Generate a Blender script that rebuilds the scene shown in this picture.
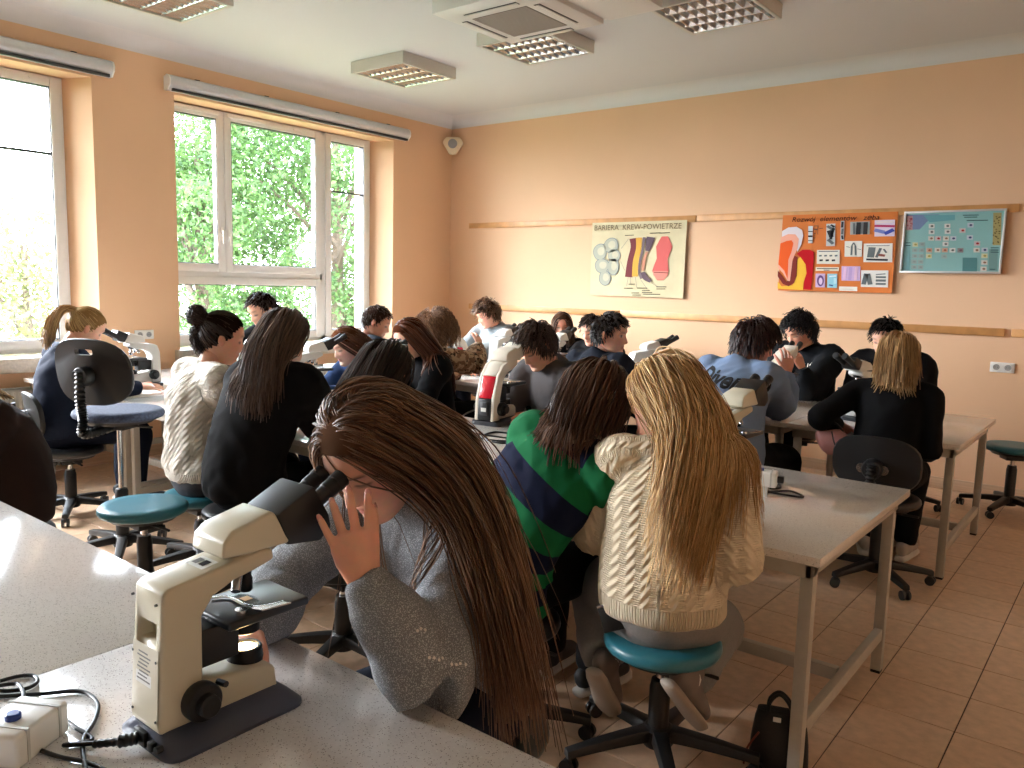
import bpy, bmesh, math, random
import numpy as np
from math import radians, sin, cos, pi, sqrt
from mathutils import Vector, Matrix, Euler
from mathutils.bvhtree import BVHTree

# light levels
EXPOSURE = 2.15
SKY = 7.5
SUN, SUN_EL, SUN_AZ, SUN_ANGLE = 8.0, 29, 25, 46

for o in list(bpy.data.objects): bpy.data.objects.remove(o, do_unlink=True)
scn = bpy.context.scene
COL = scn.collection
random.seed(7); RNG = np.random.default_rng(7)

# ------------------------------------------------------------------ camera
FPX = 802.907
CH = 1.62
YAW, PIT, ROL = radians(-38.3516), radians(7.0938), radians(-1.4952)
_f = np.array([sin(YAW)*cos(PIT), cos(YAW)*cos(PIT), -sin(PIT)])
_r0 = np.array([cos(YAW), -sin(YAW), 0.0]); _d0 = np.cross(_f, _r0)
_r = cos(ROL)*_r0 + sin(ROL)*_d0; _d = -sin(ROL)*_r0 + cos(ROL)*_d0
CAMR = np.array([_r, _d, _f])
cam_data = bpy.data.cameras.new('camera'); cam = bpy.data.objects.new('camera', cam_data)
COL.objects.link(cam); scn.camera = cam
cam_data.sensor_width = 36.0; cam_data.sensor_fit = 'HORIZONTAL'
cam_data.lens = FPX/1024*36.0; cam_data.clip_start = 0.05; cam_data.clip_end = 300
cam.matrix_world = Matrix(((_r[0], -_d[0], -_f[0], 0), (_r[1], -_d[1], -_f[1], 0), (_r[2], -_d[2], -_f[2], CH), (0, 0, 0, 1)))

def pray(px, py): return CAMR.T @ np.array([(px-512)/FPX, (py-384)/FPX, 1.0])
def ATZ(px, py, z): d = pray(px, py); return np.array([0, 0, CH]) + (z-CH)/d[2]*d
def ATX(px, py, x): d = pray(px, py); return np.array([0, 0, CH]) + x/d[0]*d
def ATY(px, py, y): d = pray(px, py); return np.array([0, 0, CH]) + y/d[1]*d
def PROJ(p):
    c = CAMR @ (np.asarray(p, float)-np.array([0, 0, CH])); return 512+FPX*c[0]/c[2], 384+FPX*c[1]/c[2], c[2]

# ------------------------------------------------------------------ view, world, sun
scn.view_settings.view_transform = 'Standard'; scn.view_settings.look = 'None'
scn.view_settings.gamma = 1.0; scn.view_settings.use_curve_mapping = False
scn.view_settings.exposure = EXPOSURE
W = bpy.data.worlds.new('overcast_sky'); scn.world = W; W.use_nodes = True
nt = W.node_tree; nt.nodes.clear()
wo = nt.nodes.new('ShaderNodeOutputWorld'); bg = nt.nodes.new('ShaderNodeBackground')
tc = nt.nodes.new('ShaderNodeTexCoord'); sep = nt.nodes.new('ShaderNodeSeparateXYZ')
rmp = nt.nodes.new('ShaderNodeValToRGB')
rmp.color_ramp.elements[0].position = 0.0; rmp.color_ramp.elements[0].color = (0.82, 0.90, 1.0, 1)
rmp.color_ramp.elements[1].position = 0.6; rmp.color_ramp.elements[1].color = (0.68, 0.83, 1.0, 1)
nt.links.new(tc.outputs['Generated'], sep.inputs[0]); nt.links.new(sep.outputs['Z'], rmp.inputs[0])
nt.links.new(rmp.outputs[0], bg.inputs['Color']); bg.inputs['Strength'].default_value = SKY
nt.links.new(bg.outputs[0], wo.inputs[0])
sd = bpy.data.lights.new('hazy_sun', 'SUN'); sd.energy = SUN; sd.angle = radians(SUN_ANGLE); sd.color = (1.0, 0.98, 0.97)
so = bpy.data.objects.new('hazy_sun', sd); COL.objects.link(so)
_sv = Vector((cos(radians(SUN_EL))*cos(radians(SUN_AZ)), cos(radians(SUN_EL))*sin(radians(SUN_AZ)), -sin(radians(SUN_EL))))
so.rotation_euler = _sv.to_track_quat('-Z', 'Y').to_euler(); so.location = (-12, 3, 9)

# ------------------------------------------------------------------ room sizes
LX, RX, BY, FY, CZ = -6.933, 2.3, 7.45, -3.2, 3.60
WX = -7.20            # window plane
OX = -7.60            # outer face of the window wall
TZ = 0.77             # table and bench tops
WINS = [(-2.80, -0.18, 'window_3'), (0.53, 3.147, 'window_2'), (3.855, 6.48, 'window_1')]
for y0, y1, n in WINS:   # sky portals in the window openings
    ld = bpy.data.lights.new('daylight_portal', 'AREA'); ld.shape = 'RECTANGLE'; ld.size = y1-y0; ld.size_y = 2.3
    ld.cycles.is_portal = True
    lo = bpy.data.objects.new('daylight_portal', ld); COL.objects.link(lo)
    lo.location = (WX-0.12, (y0+y1)/2, 2.07); lo.rotation_euler = (radians(90), 0, radians(-90))

# ------------------------------------------------------------------ helpers: colours, materials
def lin(c):
    out = []
    for v in c[:3]:
        v = v/255.0; out.append(v/12.92 if v <= 0.04045 else ((v+0.055)/1.055)**2.4)
    return (out[0], out[1], out[2], 1.0)
MATS = {}
def M(name, col, rough=0.5, metal=0.0, var=None, bump=None, spec=0.5, emis=None, alpha=None, coat=0, sheen=0, col2=None, coord='Object'):
    """procedural material: var=(scale,amount) mottling (towards col2 if given), bump=(scale,strength[,detail])"""
    if name in MATS: return MATS[name]
    m = bpy.data.materials.new(name); m.use_nodes = True; t = m.node_tree; b = t.nodes['Principled BSDF']
    b.inputs['Base Color'].default_value = lin(col); b.inputs['Roughness'].default_value = rough
    b.inputs['Metallic'].default_value = metal; b.inputs['Specular IOR Level'].default_value = spec
    if coat: b.inputs['Coat Weight'].default_value = coat; b.inputs['Coat Roughness'].default_value = 0.08
    if sheen: b.inputs['Sheen Weight'].default_value = sheen
    if emis: b.inputs['Emission Color'].default_value = lin(emis[0]); b.inputs['Emission Strength'].default_value = emis[1]
    co = None
    if var or bump:
        tcn = t.nodes.new('ShaderNodeTexCoord'); co = tcn.outputs[coord]
    if var:
        n = t.nodes.new('ShaderNodeTexNoise'); n.inputs['Scale'].default_value = var[0]; n.inputs['Detail'].default_value = 5
        t.links.new(co, n.inputs['Vector'])
        r = t.nodes.new('ShaderNodeValToRGB'); a = var[1]
        base = np.array(lin(col)); c2 = np.array(lin(col2)) if col2 else base*(1-a)
        c1 = base if col2 else np.minimum(base*(1+a), 1)
        c1[3] = c2[3] = 1
        r.color_ramp.elements[0].position = 0.35; r.color_ramp.elements[0].color = tuple(c2)
        r.color_ramp.elements[1].position = 0.68; r.color_ramp.elements[1].color = tuple(c1)
        t.links.new(n.outputs['Fac'], r.inputs[0]); t.links.new(r.outputs[0], b.inputs['Base Color'])
    if bump:
        n = t.nodes.new('ShaderNodeTexNoise'); n.inputs['Scale'].default_value = bump[0]; n.inputs['Detail'].default_value = bump[2] if len(bump) > 2 else 3
        t.links.new(co, n.inputs['Vector'])
        bm = t.nodes.new('ShaderNodeBump'); bm.inputs['Strength'].default_value = bump[1]; bm.inputs['Distance'].default_value = 0.01
        t.links.new(n.outputs['Fac'], bm.inputs['Height']); t.links.new(bm.outputs[0], b.inputs['Normal'])
    MATS[name] = m
    return m

# ------------------------------------------------------------------ helpers: objects
def tag(o, label=None, cat=None, group=None, kind=None):
    if label: o['label'] = label
    if cat: o['category'] = cat
    if group: o['group'] = group
    if kind: o['kind'] = kind
    return o
def empty(name, loc=(0, 0, 0), rz=0.0):
    o = bpy.data.objects.new(name, None); COL.objects.link(o); o.location = loc; o.rotation_euler = (0, 0, rz)
    o.empty_display_size = 0.1
    return o
def link_mesh(name, me, mat=None, parent=None, loc=None, rot=None):
    o = bpy.data.objects.new(name, me); COL.objects.link(o)
    if mat is not None:
        for mm in (mat if isinstance(mat, (list, tuple)) else [mat]): me.materials.append(mm)
    if parent is not None: o.parent = parent
    if loc is not None: o.location = loc
    if rot is not None: o.rotation_euler = rot
    return o
def copy_tree(o, parent=None):
    c = o.copy(); COL.objects.link(c); c.parent = parent
    for ch in list(o.children): copy_tree(ch, c)
    return c

class MB:
    """collects simple solids of ONE part"""
    def __init__(s): s.v = []; s.f = []; s.m = []; s.mi = 0
    def add(s, vs, fs):
        b = len(s.v); s.v += [tuple(map(float, p)) for p in vs]; s.f += [tuple(b+i for i in f) for f in fs]; s.m += [s.mi]*len(fs); return s
    def box(s, x0, x1, y0, y1, z0, z1):
        return s.add([(x0,y0,z0),(x1,y0,z0),(x1,y1,z0),(x0,y1,z0),(x0,y0,z1),(x1,y0,z1),(x1,y1,z1),(x0,y1,z1)],
                     [(3,2,1,0),(4,5,6,7),(0,1,5,4),(1,2,6,5),(2,3,7,6),(3,0,4,7)])
    def cbox(s, c, d): return s.box(c[0]-d[0]/2, c[0]+d[0]/2, c[1]-d[1]/2, c[1]+d[1]/2, c[2]-d[2]/2, c[2]+d[2]/2)
    def prism(s, poly, axis, a0, a1):
        """extrude 2D polygon along axis; poly coords are the other two axes in xyz order"""
        n = len(poly)
        def P(p, a):
            if axis == 0: return (a, p[0], p[1])
            if axis == 1: return (p[0], a, p[1])
            return (p[0], p[1], a)
        vs = [P(p, a0) for p in poly]+[P(p, a1) for p in poly]
        fs = [tuple(range(n))[::-1], tuple(range(n, 2*n))]+[(i, (i+1) % n, n+(i+1) % n, n+i) for i in range(n)]
        return s.add(vs, fs)
    def tube(s, pts, r, seg=10, closed=False, rx=None):
        P = [np.array(p, float) for p in pts]; n = len(P)
        rr = r if hasattr(r, '__len__') else [r]*n
        prev = None; base = len(s.v); fs = []
        vs = []
        for i in range(n):
            a = P[(i-1) % n] if (closed or i > 0) else P[i]; b = P[(i+1) % n] if (closed or i < n-1) else P[i]
            t = b-a; t = t/(np.linalg.norm(t)+1e-9)
            if prev is None:
                ref = np.array([0, 0, 1.0]) if abs(t[2]) < 0.9 else np.array([1.0, 0, 0])
                x = np.cross(ref, t)
            else: x = prev - t*np.dot(prev, t)
            x = x/(np.linalg.norm(x)+1e-9); y = np.cross(t, x); prev = x
            for k in range(seg):
                an = 2*pi*k/seg; vs.append(P[i]+rr[i]*(cos(an)*x+sin(an)*y))
        m = n if closed else n-1
        for i in range(m):
            j = (i+1) % n
            for k in range(seg): fs.append((i*seg+k, i*seg+(k+1) % seg, j*seg+(k+1) % seg, j*seg+k))
        if not closed: fs += [tuple(range(seg))[::-1], tuple((n-1)*seg+k for k in range(seg))]
        return s.add(vs, fs)
    def cyl(s, a, b, r, r2=None, seg=20): return s.tube([a, b], [r, r if r2 is None else r2], seg)
    def lathe(s, prof, c=(0, 0, 0), seg=28, axis=2):
        """prof: (radius, height) list, closed by fans; around axis through c"""
        vs = []; n = len(prof)
        for r, h in prof:
            for k in range(seg):
                a = 2*pi*k/seg; p = (r*cos(a), r*sin(a), h)
                if axis == 0: p = (h, r*cos(a), r*sin(a))
                elif axis == 1: p = (r*sin(a), h, r*cos(a))
                vs.append((p[0]+c[0], p[1]+c[1], p[2]+c[2]))
        fs = [(i*seg+k, i*seg+(k+1) % seg, (i+1)*seg+(k+1) % seg, (i+1)*seg+k) for i in range(n-1) for k in range(seg)]
        fs += [tuple(range(seg))[::-1], tuple((n-1)*seg+k for k in range(seg))]
        return s.add(vs, fs)
    def ball(s, c, r, seg=14, rings=8):
        r = r if hasattr(r, '__len__') else (r, r, r)
        pr = [(max(sin(pi*i/rings), 0.02), -cos(pi*i/rings)) for i in range(rings+1)]
        b = len(s.v); s.lathe(pr, (0, 0, 0), seg)
        for i in range(b, len(s.v)): p = s.v[i]; s.v[i] = (p[0]*r[0]+c[0], p[1]*r[1]+c[1], p[2]*r[2]+c[2])
        return s
    def xf(s, fn, start=0):
        for i in range(start, len(s.v)): s.v[i] = tuple(fn(np.array(s.v[i])))
        return s
    def build(s, name, mat=None, parent=None, smooth=35, bevel=0.0, loc=None, rot=None, seg=2):
        me = bpy.data.meshes.new(name); me.from_pydata(s.v, [], s.f)
        if any(s.m): me.polygons.foreach_set('material_index', s.m)
        bm = bmesh.new(); bm.from_mesh(me); bmesh.ops.recalc_face_normals(bm, faces=bm.faces)
        if bevel:
            es = [e for e in bm.edges if len(e.link_faces) == 2 and e.calc_face_angle(0) > radians(40)]
            bmesh.ops.bevel(bm, geom=es, offset=bevel, segments=seg, profile=0.5, affect='EDGES', clamp_overlap=True)
        bm.to_mesh(me); bm.free()
        if smooth:
            me.shade_smooth(); me.set_sharp_from_angle(angle=radians(smooth))
        return link_mesh(name, me, mat, parent, loc, rot)

def fast_mesh(name, V, Q=None, T=None, smooth=True):
    V = np.asarray(V, np.float32); me = bpy.data.meshes.new(name)
    Q = np.zeros((0, 4), np.int32) if Q is None else np.asarray(Q, np.int32).reshape(-1, 4)
    T = np.zeros((0, 3), np.int32) if T is None else np.asarray(T, np.int32).reshape(-1, 3)
    me.vertices.add(len(V)); me.vertices.foreach_set('co', V.ravel())
    nl = len(Q)*4+len(T)*3; me.loops.add(nl)
    me.loops.foreach_set('vertex_index', np.concatenate([Q.ravel(), T.ravel()]).astype(np.int32))
    ls = np.concatenate([np.arange(len(Q))*4, len(Q)*4+np.arange(len(T))*3]).astype(np.int32)
    me.polygons.add(len(ls)); me.polygons.foreach_set('loop_start', ls)
    me.update(calc_edges=True)
    if smooth: me.polygons.foreach_set('use_smooth', np.ones(len(ls), bool))
    return me
def set_attr(me, name, vals):
    vals = np.asarray(vals, np.float32)
    if vals.ndim == 1:
        a = me.attributes.new(name, 'FLOAT', 'POINT'); a.data.foreach_set('value', vals)
    else:
        a = me.attributes.new(name, 'FLOAT_COLOR', 'POINT')
        if vals.shape[1] == 3: vals = np.concatenate([vals, np.ones((len(vals), 1), np.float32)], 1)
        a.data.foreach_set('color', vals.ravel())
def smooth_path(pts, n=8):
    P = np.array(pts, float); out = []
    for i in range(len(P)-1):
        p0 = P[max(i-1, 0)]; p1 = P[i]; p2 = P[i+1]; p3 = P[min(i+2, len(P)-1)]
        for k in range(n):
            t = k/n; out.append(0.5*((2*p1)+(-p0+p2)*t+(2*p0-5*p1+4*p2-p3)*t*t+(-p0+3*p1-3*p2+p3)*t**3))
    out.append(P[-1]); return np.array(out)
def text_mesh(txt, size=1.0, shear=0.0, extrude=0.0, align='CENTER', res=3, bold=0.0):
    cu = bpy.data.curves.new('lettering', 'FONT'); cu.body = txt; cu.size = size; cu.shear = shear; cu.extrude = extrude
    cu.offset = bold; cu.align_x = align; cu.align_y = 'CENTER'; cu.resolution_u = res
    o = bpy.data.objects.new('lettering', cu); COL.objects.link(o)
    dg = bpy.context.evaluated_depsgraph_get(); me = bpy.data.meshes.new_from_object(o.evaluated_get(dg))
    bpy.data.objects.remove(o, do_unlink=True); bpy.data.curves.remove(cu)
    return me

# ------------------------------------------------------------------ materials of the setting
m_wall = M('peach_paint', (226, 186, 150), 0.75, var=(1.2, 0.025), bump=(60, 0.05), spec=0.3)
m_ceil = M('white_ceiling_paint', (206, 208, 210), 0.85, bump=(50, 0.04), spec=0.2)
m_cove = M('white_cove_paint', (212, 212, 212), 0.7, bump=(40, 0.05), spec=0.3)
m_tile = M('tan_floor_tile', (206, 174, 144), 0.38, var=(7, 0.10), bump=(30, 0.03), spec=0.5, coord='Generated')
m_grout = M('dark_grout', (86, 70, 58), 0.9)
m_wood = M('varnished_wood', (205, 150, 92), 0.45, var=(9, 0.12))
m_pvc = M('white_window_pvc', (222, 222, 220), 0.35)
m_blind = M('silver_blind_metal', (200, 203, 207), 0.35, metal=0.35)
m_black = M('black_plastic', (17, 17, 18), 0.45)
m_blackm = M('black_metal', (24, 24, 26), 0.35, metal=0.6)
m_dgrey = M('dark_grey_plastic', (52, 54, 58), 0.5)
m_chrome = M('chrome', (210, 210, 212), 0.18, metal=1.0)
m_steel = M('grey_powder_coat', (178, 172, 160), 0.42, var=(30, 0.03))
m_white = M('white_plastic', (232, 231, 226), 0.35)
m_sill = M('speckled_stone_sill', (196, 186, 172), 0.4, var=(60, 0.10))
m_rad = M('radiator_enamel', (214, 213, 208), 0.35)
m_rubber = M('black_rubber', (14, 14, 15), 0.6)

def terrazzo(name, base, dark, light, rough=0.13):
    m = bpy.data.materials.new(name); m.use_nodes = True; t = m.node_tree; b = t.nodes['Principled BSDF']
    tcn = t.nodes.new('ShaderNodeTexCoord')
    def speck(scale, thr, soft=0.02):
        v = t.nodes.new('ShaderNodeTexVoronoi'); v.inputs['Scale'].default_value = scale; t.links.new(tcn.outputs['Object'], v.inputs['Vector'])
        sepc = t.nodes.new('ShaderNodeSeparateColor'); t.links.new(v.outputs['Color'], sepc.inputs[0])
        r = t.nodes.new('ShaderNodeValToRGB'); r.color_ramp.elements[0].position = thr-soft; r.color_ramp.elements[1].position = thr
        r.color_ramp.elements[0].color = (0, 0, 0, 1); r.color_ramp.elements[1].color = (1, 1, 1, 1)
        t.links.new(sepc.outputs[0], r.inputs[0])
        d = t.nodes.new('ShaderNodeMath'); d.operation = 'LESS_THAN'; d.inputs[1].default_value = 0.36; t.links.new(v.outputs['Distance'], d.inputs[0])
        mu = t.nodes.new('ShaderNodeMath'); mu.operation = 'MULTIPLY'; t.links.new(r.outputs[0], mu.inputs[0]); t.links.new(d.outputs[0], mu.inputs[1])
        return mu.outputs[0]
    def mix(fac, a, bcol):
        x = t.nodes.new('ShaderNodeMix'); x.data_type = 'RGBA'; t.links.new(fac, x.inputs[0])
        if isinstance(a, tuple): x.inputs[6].default_value = a
        else: t.links.new(a, x.inputs[6])
        x.inputs[7].default_value = bcol; return x.outputs[2]
    n = t.nodes.new('ShaderNodeTexNoise'); n.inputs['Scale'].default_value = 90; t.links.new(tcn.outputs['Object'], n.inputs['Vector'])
    b0 = np.array(lin(base)); c = mix(n.outputs['Fac'], tuple(b0*np.array([.9, .9, .9, 1])), tuple(np.minimum(b0*1.08, 1)))
    c = mix(speck(330, 0.86), c, lin(dark)); c = mix(speck(210, 0.93), c, lin(tuple(int(v*0.72) for v in base)))
    c = mix(speck(260, 0.90), c, lin(light))
    t.links.new(c, b.inputs['Base Color']); b.inputs['Roughness'].default_value = rough; b.inputs['Specular IOR Level'].default_value = 0.6
    return m
m_terr = terrazzo('speckled_quartz_top', (226, 223, 220), (122, 106, 96), (240, 239, 236), 0.10)
m_terr2 = terrazzo('speckled_table_top', (224, 218, 210), (160, 146, 134), (238, 234, 228), 0.07)

def glass_mat(name, tint=(1, 1, 1, 1), gl=0.08):
    m = bpy.data.materials.new(name); m.use_nodes = True; t = m.node_tree; t.nodes.clear()
    out = t.nodes.new('ShaderNodeOutputMaterial'); tr = t.nodes.new('ShaderNodeBsdfTransparent'); gb = t.nodes.new('ShaderNodeBsdfGlossy')
    gb.inputs['Roughness'].default_value = 0.02; tr.inputs['Color'].default_value = tint
    lw = t.nodes.new('ShaderNodeLayerWeight'); lw.inputs['Blend'].default_value = 0.5
    pw = t.nodes.new('ShaderNodeMath'); pw.operation = 'POWER'; pw.inputs[1].default_value = 5.0; t.links.new(lw.outputs['Facing'], pw.inputs[0])
    fr = t.nodes.new('ShaderNodeMath'); fr.operation = 'MULTIPLY_ADD'; fr.inputs[1].default_value = 0.9; fr.inputs[2].default_value = 0.03; t.links.new(pw.outputs[0], fr.inputs[0])
    mx = t.nodes.new('ShaderNodeMixShader'); t.links.new(fr.outputs[0], mx.inputs[0]); t.links.new(tr.outputs[0], mx.inputs[1]); t.links.new(gb.outputs[0], mx.inputs[2])
    t.links.new(mx.outputs[0], out.inputs[0]); return m
m_glass = glass_mat('window_glass')

# ------------------------------------------------------------------ floor with tiles
fl = MB().box(OX, RX+0.2, FY-0.2, BY+0.2, -0.12, -0.004).build('floor', m_grout); fl['kind'] = 'structure'
TP = 0.3335; TY = 0.3255
tile_me = MB().box(-TP/2+0.0022, TP/2-0.0022, -TY/2+0.0022, TY/2-0.0022, -0.006, 0.0).build('tile', None, bevel=0.0012, seg=1)
tme = tile_me.data; tme.materials.append(m_tile); bpy.data.objects.remove(tile_me, do_unlink=True)
cells = []
ix0 = int((LX+0.763)/TP)-1; iy0 = int((FY-3.267)/TY)-1
for i in range(ix0, int((RX+0.763)/TP)+2):
    for j in range(iy0, int((BY-3.267)/TY)+2):
        cx = -0.763+(i+0.5)*TP; cy = 3.267+(j+0.5)*TY
        if cx-TP/2 < LX-0.3 or cx+TP/2 > RX+0.15 or cy-TY/2 < FY-0.15 or cy+TY/2 > BY+0.12: continue
        px, py, dd = PROJ((cx, cy, 0)); vis = dd > 0.3 and -40 < px < 1064 and 380 < py < 800 and cy > 1.0
        score = 1.0/(dd*dd) if vis else -1.0
        if vis and px < 560 and cy > 2.4: score *= 0.25     # mostly hidden behind people and tables
        cells.append((score, cx, cy))
cells.sort(reverse=True)
rest = MB()
for k, (s_, cx, cy) in enumerate(cells):
    if k < 290 and s_ > 0: link_mesh('tile', tme, None, fl, (cx, cy, 0))
    else: rest.box(cx-TP/2+0.0022, cx+TP/2-0.0022, cy-TY/2+0.0022, cy+TY/2-0.0022, -0.006, 0.0)
ro = rest.build('tile_field', m_tile, fl, smooth=0); ro['kind'] = 'stuff'

# ------------------------------------------------------------------ walls
mb = MB(); ys = [FY]
for y0, y1, n in WINS: ys += [y0, y1]
ys.append(BY+0.15)
for k in range(0, len(ys), 2): mb.box(OX, LX, ys[k], ys[k+1], -0.1, CZ+0.1)
for y0, y1, n in WINS:
    mb.box(OX, LX, y0, y1, -0.1, 0.83); mb.box(OX, LX, y0, y1, 3.20, CZ+0.1)
    mb.prism([(LX, y1), (WX-0.03, y1), (WX-0.03, y1-0.12)], 2, 0.83, 3.20)       # splayed reveal
tag(mb.build('wall_left', m_wall, smooth=0), kind='structure')
tag(MB().box(OX, RX+0.2, BY, BY+0.2, -0.1, CZ+0.1).build('wall_back', m_wall, smooth=0), kind='structure')
tag(MB().box(RX, RX+0.2, FY-0.2, BY, -0.1, CZ+0.1).build('wall_right', m_wall, smooth=0), kind='structure')
tag(MB().box(OX, RX, FY-0.2, FY, -0.1, CZ+0.1).build('wall_front', M('bounce_cut_brown', (132, 104, 80), 0.6, var=(3, 0.1)), smooth=0), kind='structure')  # unseen wall; its brown finish is invented to cut bounce light in the room
tag(MB().box(OX, RX+0.2, FY-0.2, BY+0.2, CZ, CZ+0.15).build('ceiling', m_ceil, smooth=0), kind='structure')
def cove_poly(a, b, n=6):   # concave quarter between wall (0,-b) and ceiling (a,0)
    return [(0, 0), (0, -b)]+[(a*(1-cos(pi/2*t/n)), -b*(1-sin(pi/2*t/n))) for t in range(1, n)]+[(a, 0)]
cp = cove_poly(0.15, 0.12)
tag(MB().prism([(LX+p[0], CZ+p[1]) for p in cp], 1, FY, BY).build('trim_1', m_cove, smooth=60), kind='structure')
tag(MB().prism([(BY-p[0], CZ+p[1]) for p in cp], 0, LX, RX).build('trim_2', m_cove, smooth=60), kind='structure')
tag(MB().box(LX, RX, BY-0.012, BY, 0, 0.10).build('baseboard_back', m_tile, bevel=0.003), kind='structure')
tag(MB().box(LX, LX+0.012, FY, BY, 0, 0.10).build('baseboard_left', m_tile, bevel=0.003), kind='structure')

# wooden wall rails
def rail(x0, x1, z, lab):
    r = MB().box(x0, x1, BY-0.022, BY, z-0.032, z+0.032).build('wall_rail', m_wood, bevel=0.004)
    tag(r, lab, 'wall rail', 'wooden rails on the back wall')
rail(-6.61, -3.62, 2.308, 'upper wooden wall rail from the corner to past the pale drawing')
rail(-3.61, -0.892, 2.312, 'upper wooden wall rail holding the orange poster and framed chart')
rail(-0.865, 1.9, 2.312, 'upper wooden wall rail starting right of the framed teal chart')
rail(-6.59, -4.45, 1.338, 'lower wooden wall rail nearest the window corner')
rail(-4.44, -0.906, 1.338, 'long lower wooden wall rail under the posters')
rail(-0.86, 1.9, 1.338, 'lower wooden wall rail above the right wall socket')

# ------------------------------------------------------------------ windows
def frame_rect(mb, y0, y1, z0, z1, w, x0, x1):
    mb.box(x0, x1, y0, y0+w, z0, z1); mb.box(x0, x1, y1-w, y1, z0, z1)
    mb.box(x0, x1, y0+w, y1-w, z0, z0+w); mb.box(x0, x1, y0+w, y1-w, z1-w, z1)
def pane(y0, y1, z0, z1, parent):
    MB().box(WX-0.034, WX-0.028, y0, y1, z0, z1).build('pane', m_glass, parent, smooth=0)
def make_window(y0, y1, name):
    e = empty(name, (0, 0, 0)); e['kind'] = 'structure'
    yr = y1-0.115; zb, zt = 0.95, 3.22
    f = MB(); frame_rect(f, y0, yr, zb, zt, 0.055, WX-0.075, WX)
    ym = yr-0.68          # mullion between the two-part field and the narrow right light
    f.box(WX-0.075, WX, ym-0.04, ym+0.04, zb, zt)
    f.box(WX-0.075, WX, y0, ym, 1.60, 1.68)
    f.build('window_frame', m_pvc, e, bevel=0.004)
    yc = y0+0.635
    def sash(a, b, c, d, handle=None):
        s = MB(); frame_rect(s, a, b, c, d, 0.075, WX-0.055, WX+0.022)
        so_ = s.build('sash', m_pvc, e, bevel=0.006)
        g = MB(); frame_rect(g, a+0.07, b-0.07, c+0.07, d-0.07, 0.012, WX-0.05, WX+0.012); g.build('gasket', m_black, so_, smooth=0)
        MB().box(WX-0.034, WX-0.028, a+0.07, b-0.07, c+0.07, d-0.07).build('pane', m_glass, so_, smooth=0)
        if handle:
            h = MB().box(WX+0.022, WX+0.034, handle[0]-0.014, handle[0]+0.014, handle[1]-0.035, handle[1]+0.035)
            h.box(WX+0.034, WX+0.06, handle[0]-0.009, handle[0]+0.009, handle[1]-0.009, handle[1]+0.009)
            h.box(WX+0.048, WX+0.062, handle[0]-0.011, handle[0]+0.011, handle[1]-0.12, handle[1]+0.01)
            h.build('handle', m_white, so_, bevel=0.004)
        return so_
    sash(y0+0.04, yc, 1.665, zt-0.03, (yc-0.035, 2.06))
    sash(yc+0.005, ym-0.03, 1.665, zt-0.03, (yc+0.04, 2.04))
    s3 = sash(ym+0.03, yr-0.03, zb+0.035, zt-0.03)
    sash(y0+0.04, ym-0.03, zb+0.035, 1.615)
    MB().box(WX-0.05, WX+0.004, ym+0.10, yr-0.10, 2.575, 2.592).build('glazing_bar', m_dgrey, s3)
    for (a, b) in ((y0+0.05, yc-0.06), (yc+0.03, yc+0.46)):   # trickle vents at the head
        MB().box(WX+0.02, WX+0.045, a, b, zt-0.075, zt-0.035).build('trickle_vent', m_white, e, bevel=0.006)
    k = MB()
    for yy in (ym+0.2, yr-0.25, yc+0.9, y0+0.9, y0+1.45): k.cyl((WX+0.02, yy, zt-0.06 if yy > yc+0.5 or yy > ym else 1.585), (WX+0.032, yy, zt-0.06 if yy > yc+0.5 or yy > ym else 1.585), 0.012, seg=10)
    k.build('frame_plug', m_pvc, e)
    MB().box(WX-0.02, LX+0.06, y0-0.05, y1+0.05, 0.83, 0.945).build('window_sill', m_sill, e, bevel=0.008)
    return e
for y0, y1, n in WINS: make_window(y0, y1, n)
def blind(y0, y1, lab):
    b = empty('roller_blind', (LX, (y0+y1)/2, 3.2))
    L = (y1-y0)/2
    prof = [(0, 0.02), (0, 0.135), (0.05, 0.15), (0.085, 0.135), (0.10, 0.10), (0.095, 0.06), (0.07, 0.035), (0.06, 0.02)]
    MB().prism(prof, 1, -L, L).build('cassette', m_blind, b, smooth=40)
    for s_ in (-1, 1): MB().prism([(p[0]*1.03, p[1]*1.0+0.0) for p in prof], 1, s_*L-0.006, s_*L+0.006).build('end_cap', m_white, b)
    MB().box(0.062, 0.088, -L+0.03, L-0.03, 0.012, 0.034).build('bottom_bar', m_dgrey, b)
    for t in (-0.8, -0.3, 0.3, 0.8): MB().box(0.0, 0.05, t*L-0.02, t*L+0.02, 0.148, 0.158).build('bracket', m_dgrey, b)
    tag(b, lab, 'roller blind', 'roller blind cassettes above the windows')
blind(3.77, 6.65, 'long silver roller blind cassette above the window with three lights')
blind(0.40, 3.29, 'silver roller blind cassette above the leftmost window, cut by the photo edge')

def radiator(y0, y1, lab):
    r = empty('radiator', (LX, (y0+y1)/2, 0.12)); L = (y1-y0)/2
    b = MB().box(0.05, 0.07, -L, L, 0, 0.6); b.box(0.11, 0.125, -L, L, 0, 0.6)
    b.box(0.05, 0.125, -L, -L+0.01, 0, 0.6); b.box(0.05, 0.125, L-0.01, L, 0, 0.6); b.box(0.05, 0.125, -L, L, 0.585, 0.6)
    body = b.build('panel', m_rad, r, bevel=0.004)
    ribs = MB()
    n = int(2*L/0.035)
    for i in range(n): ribs.box(0.125, 0.131, -L+0.02+i*0.035, -L+0.04+i*0.035, 0.03, 0.57)
    ribs.build('rib', m_rad, r, bevel=0.003)
    for s_ in (-1, 1): MB().box(0.0, 0.05, s_*L*0.7-0.02, s_*L*0.7+0.02, 0.1, 0.5).build('bracket', m_rad, r)
    MB().tube([(0.09, L-0.05, 0), (0.09, L-0.05, -0.12)], 0.009).build('pipe', m_rad, r)
    tag(r, lab, 'radiator', 'radiators under the windows')
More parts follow.
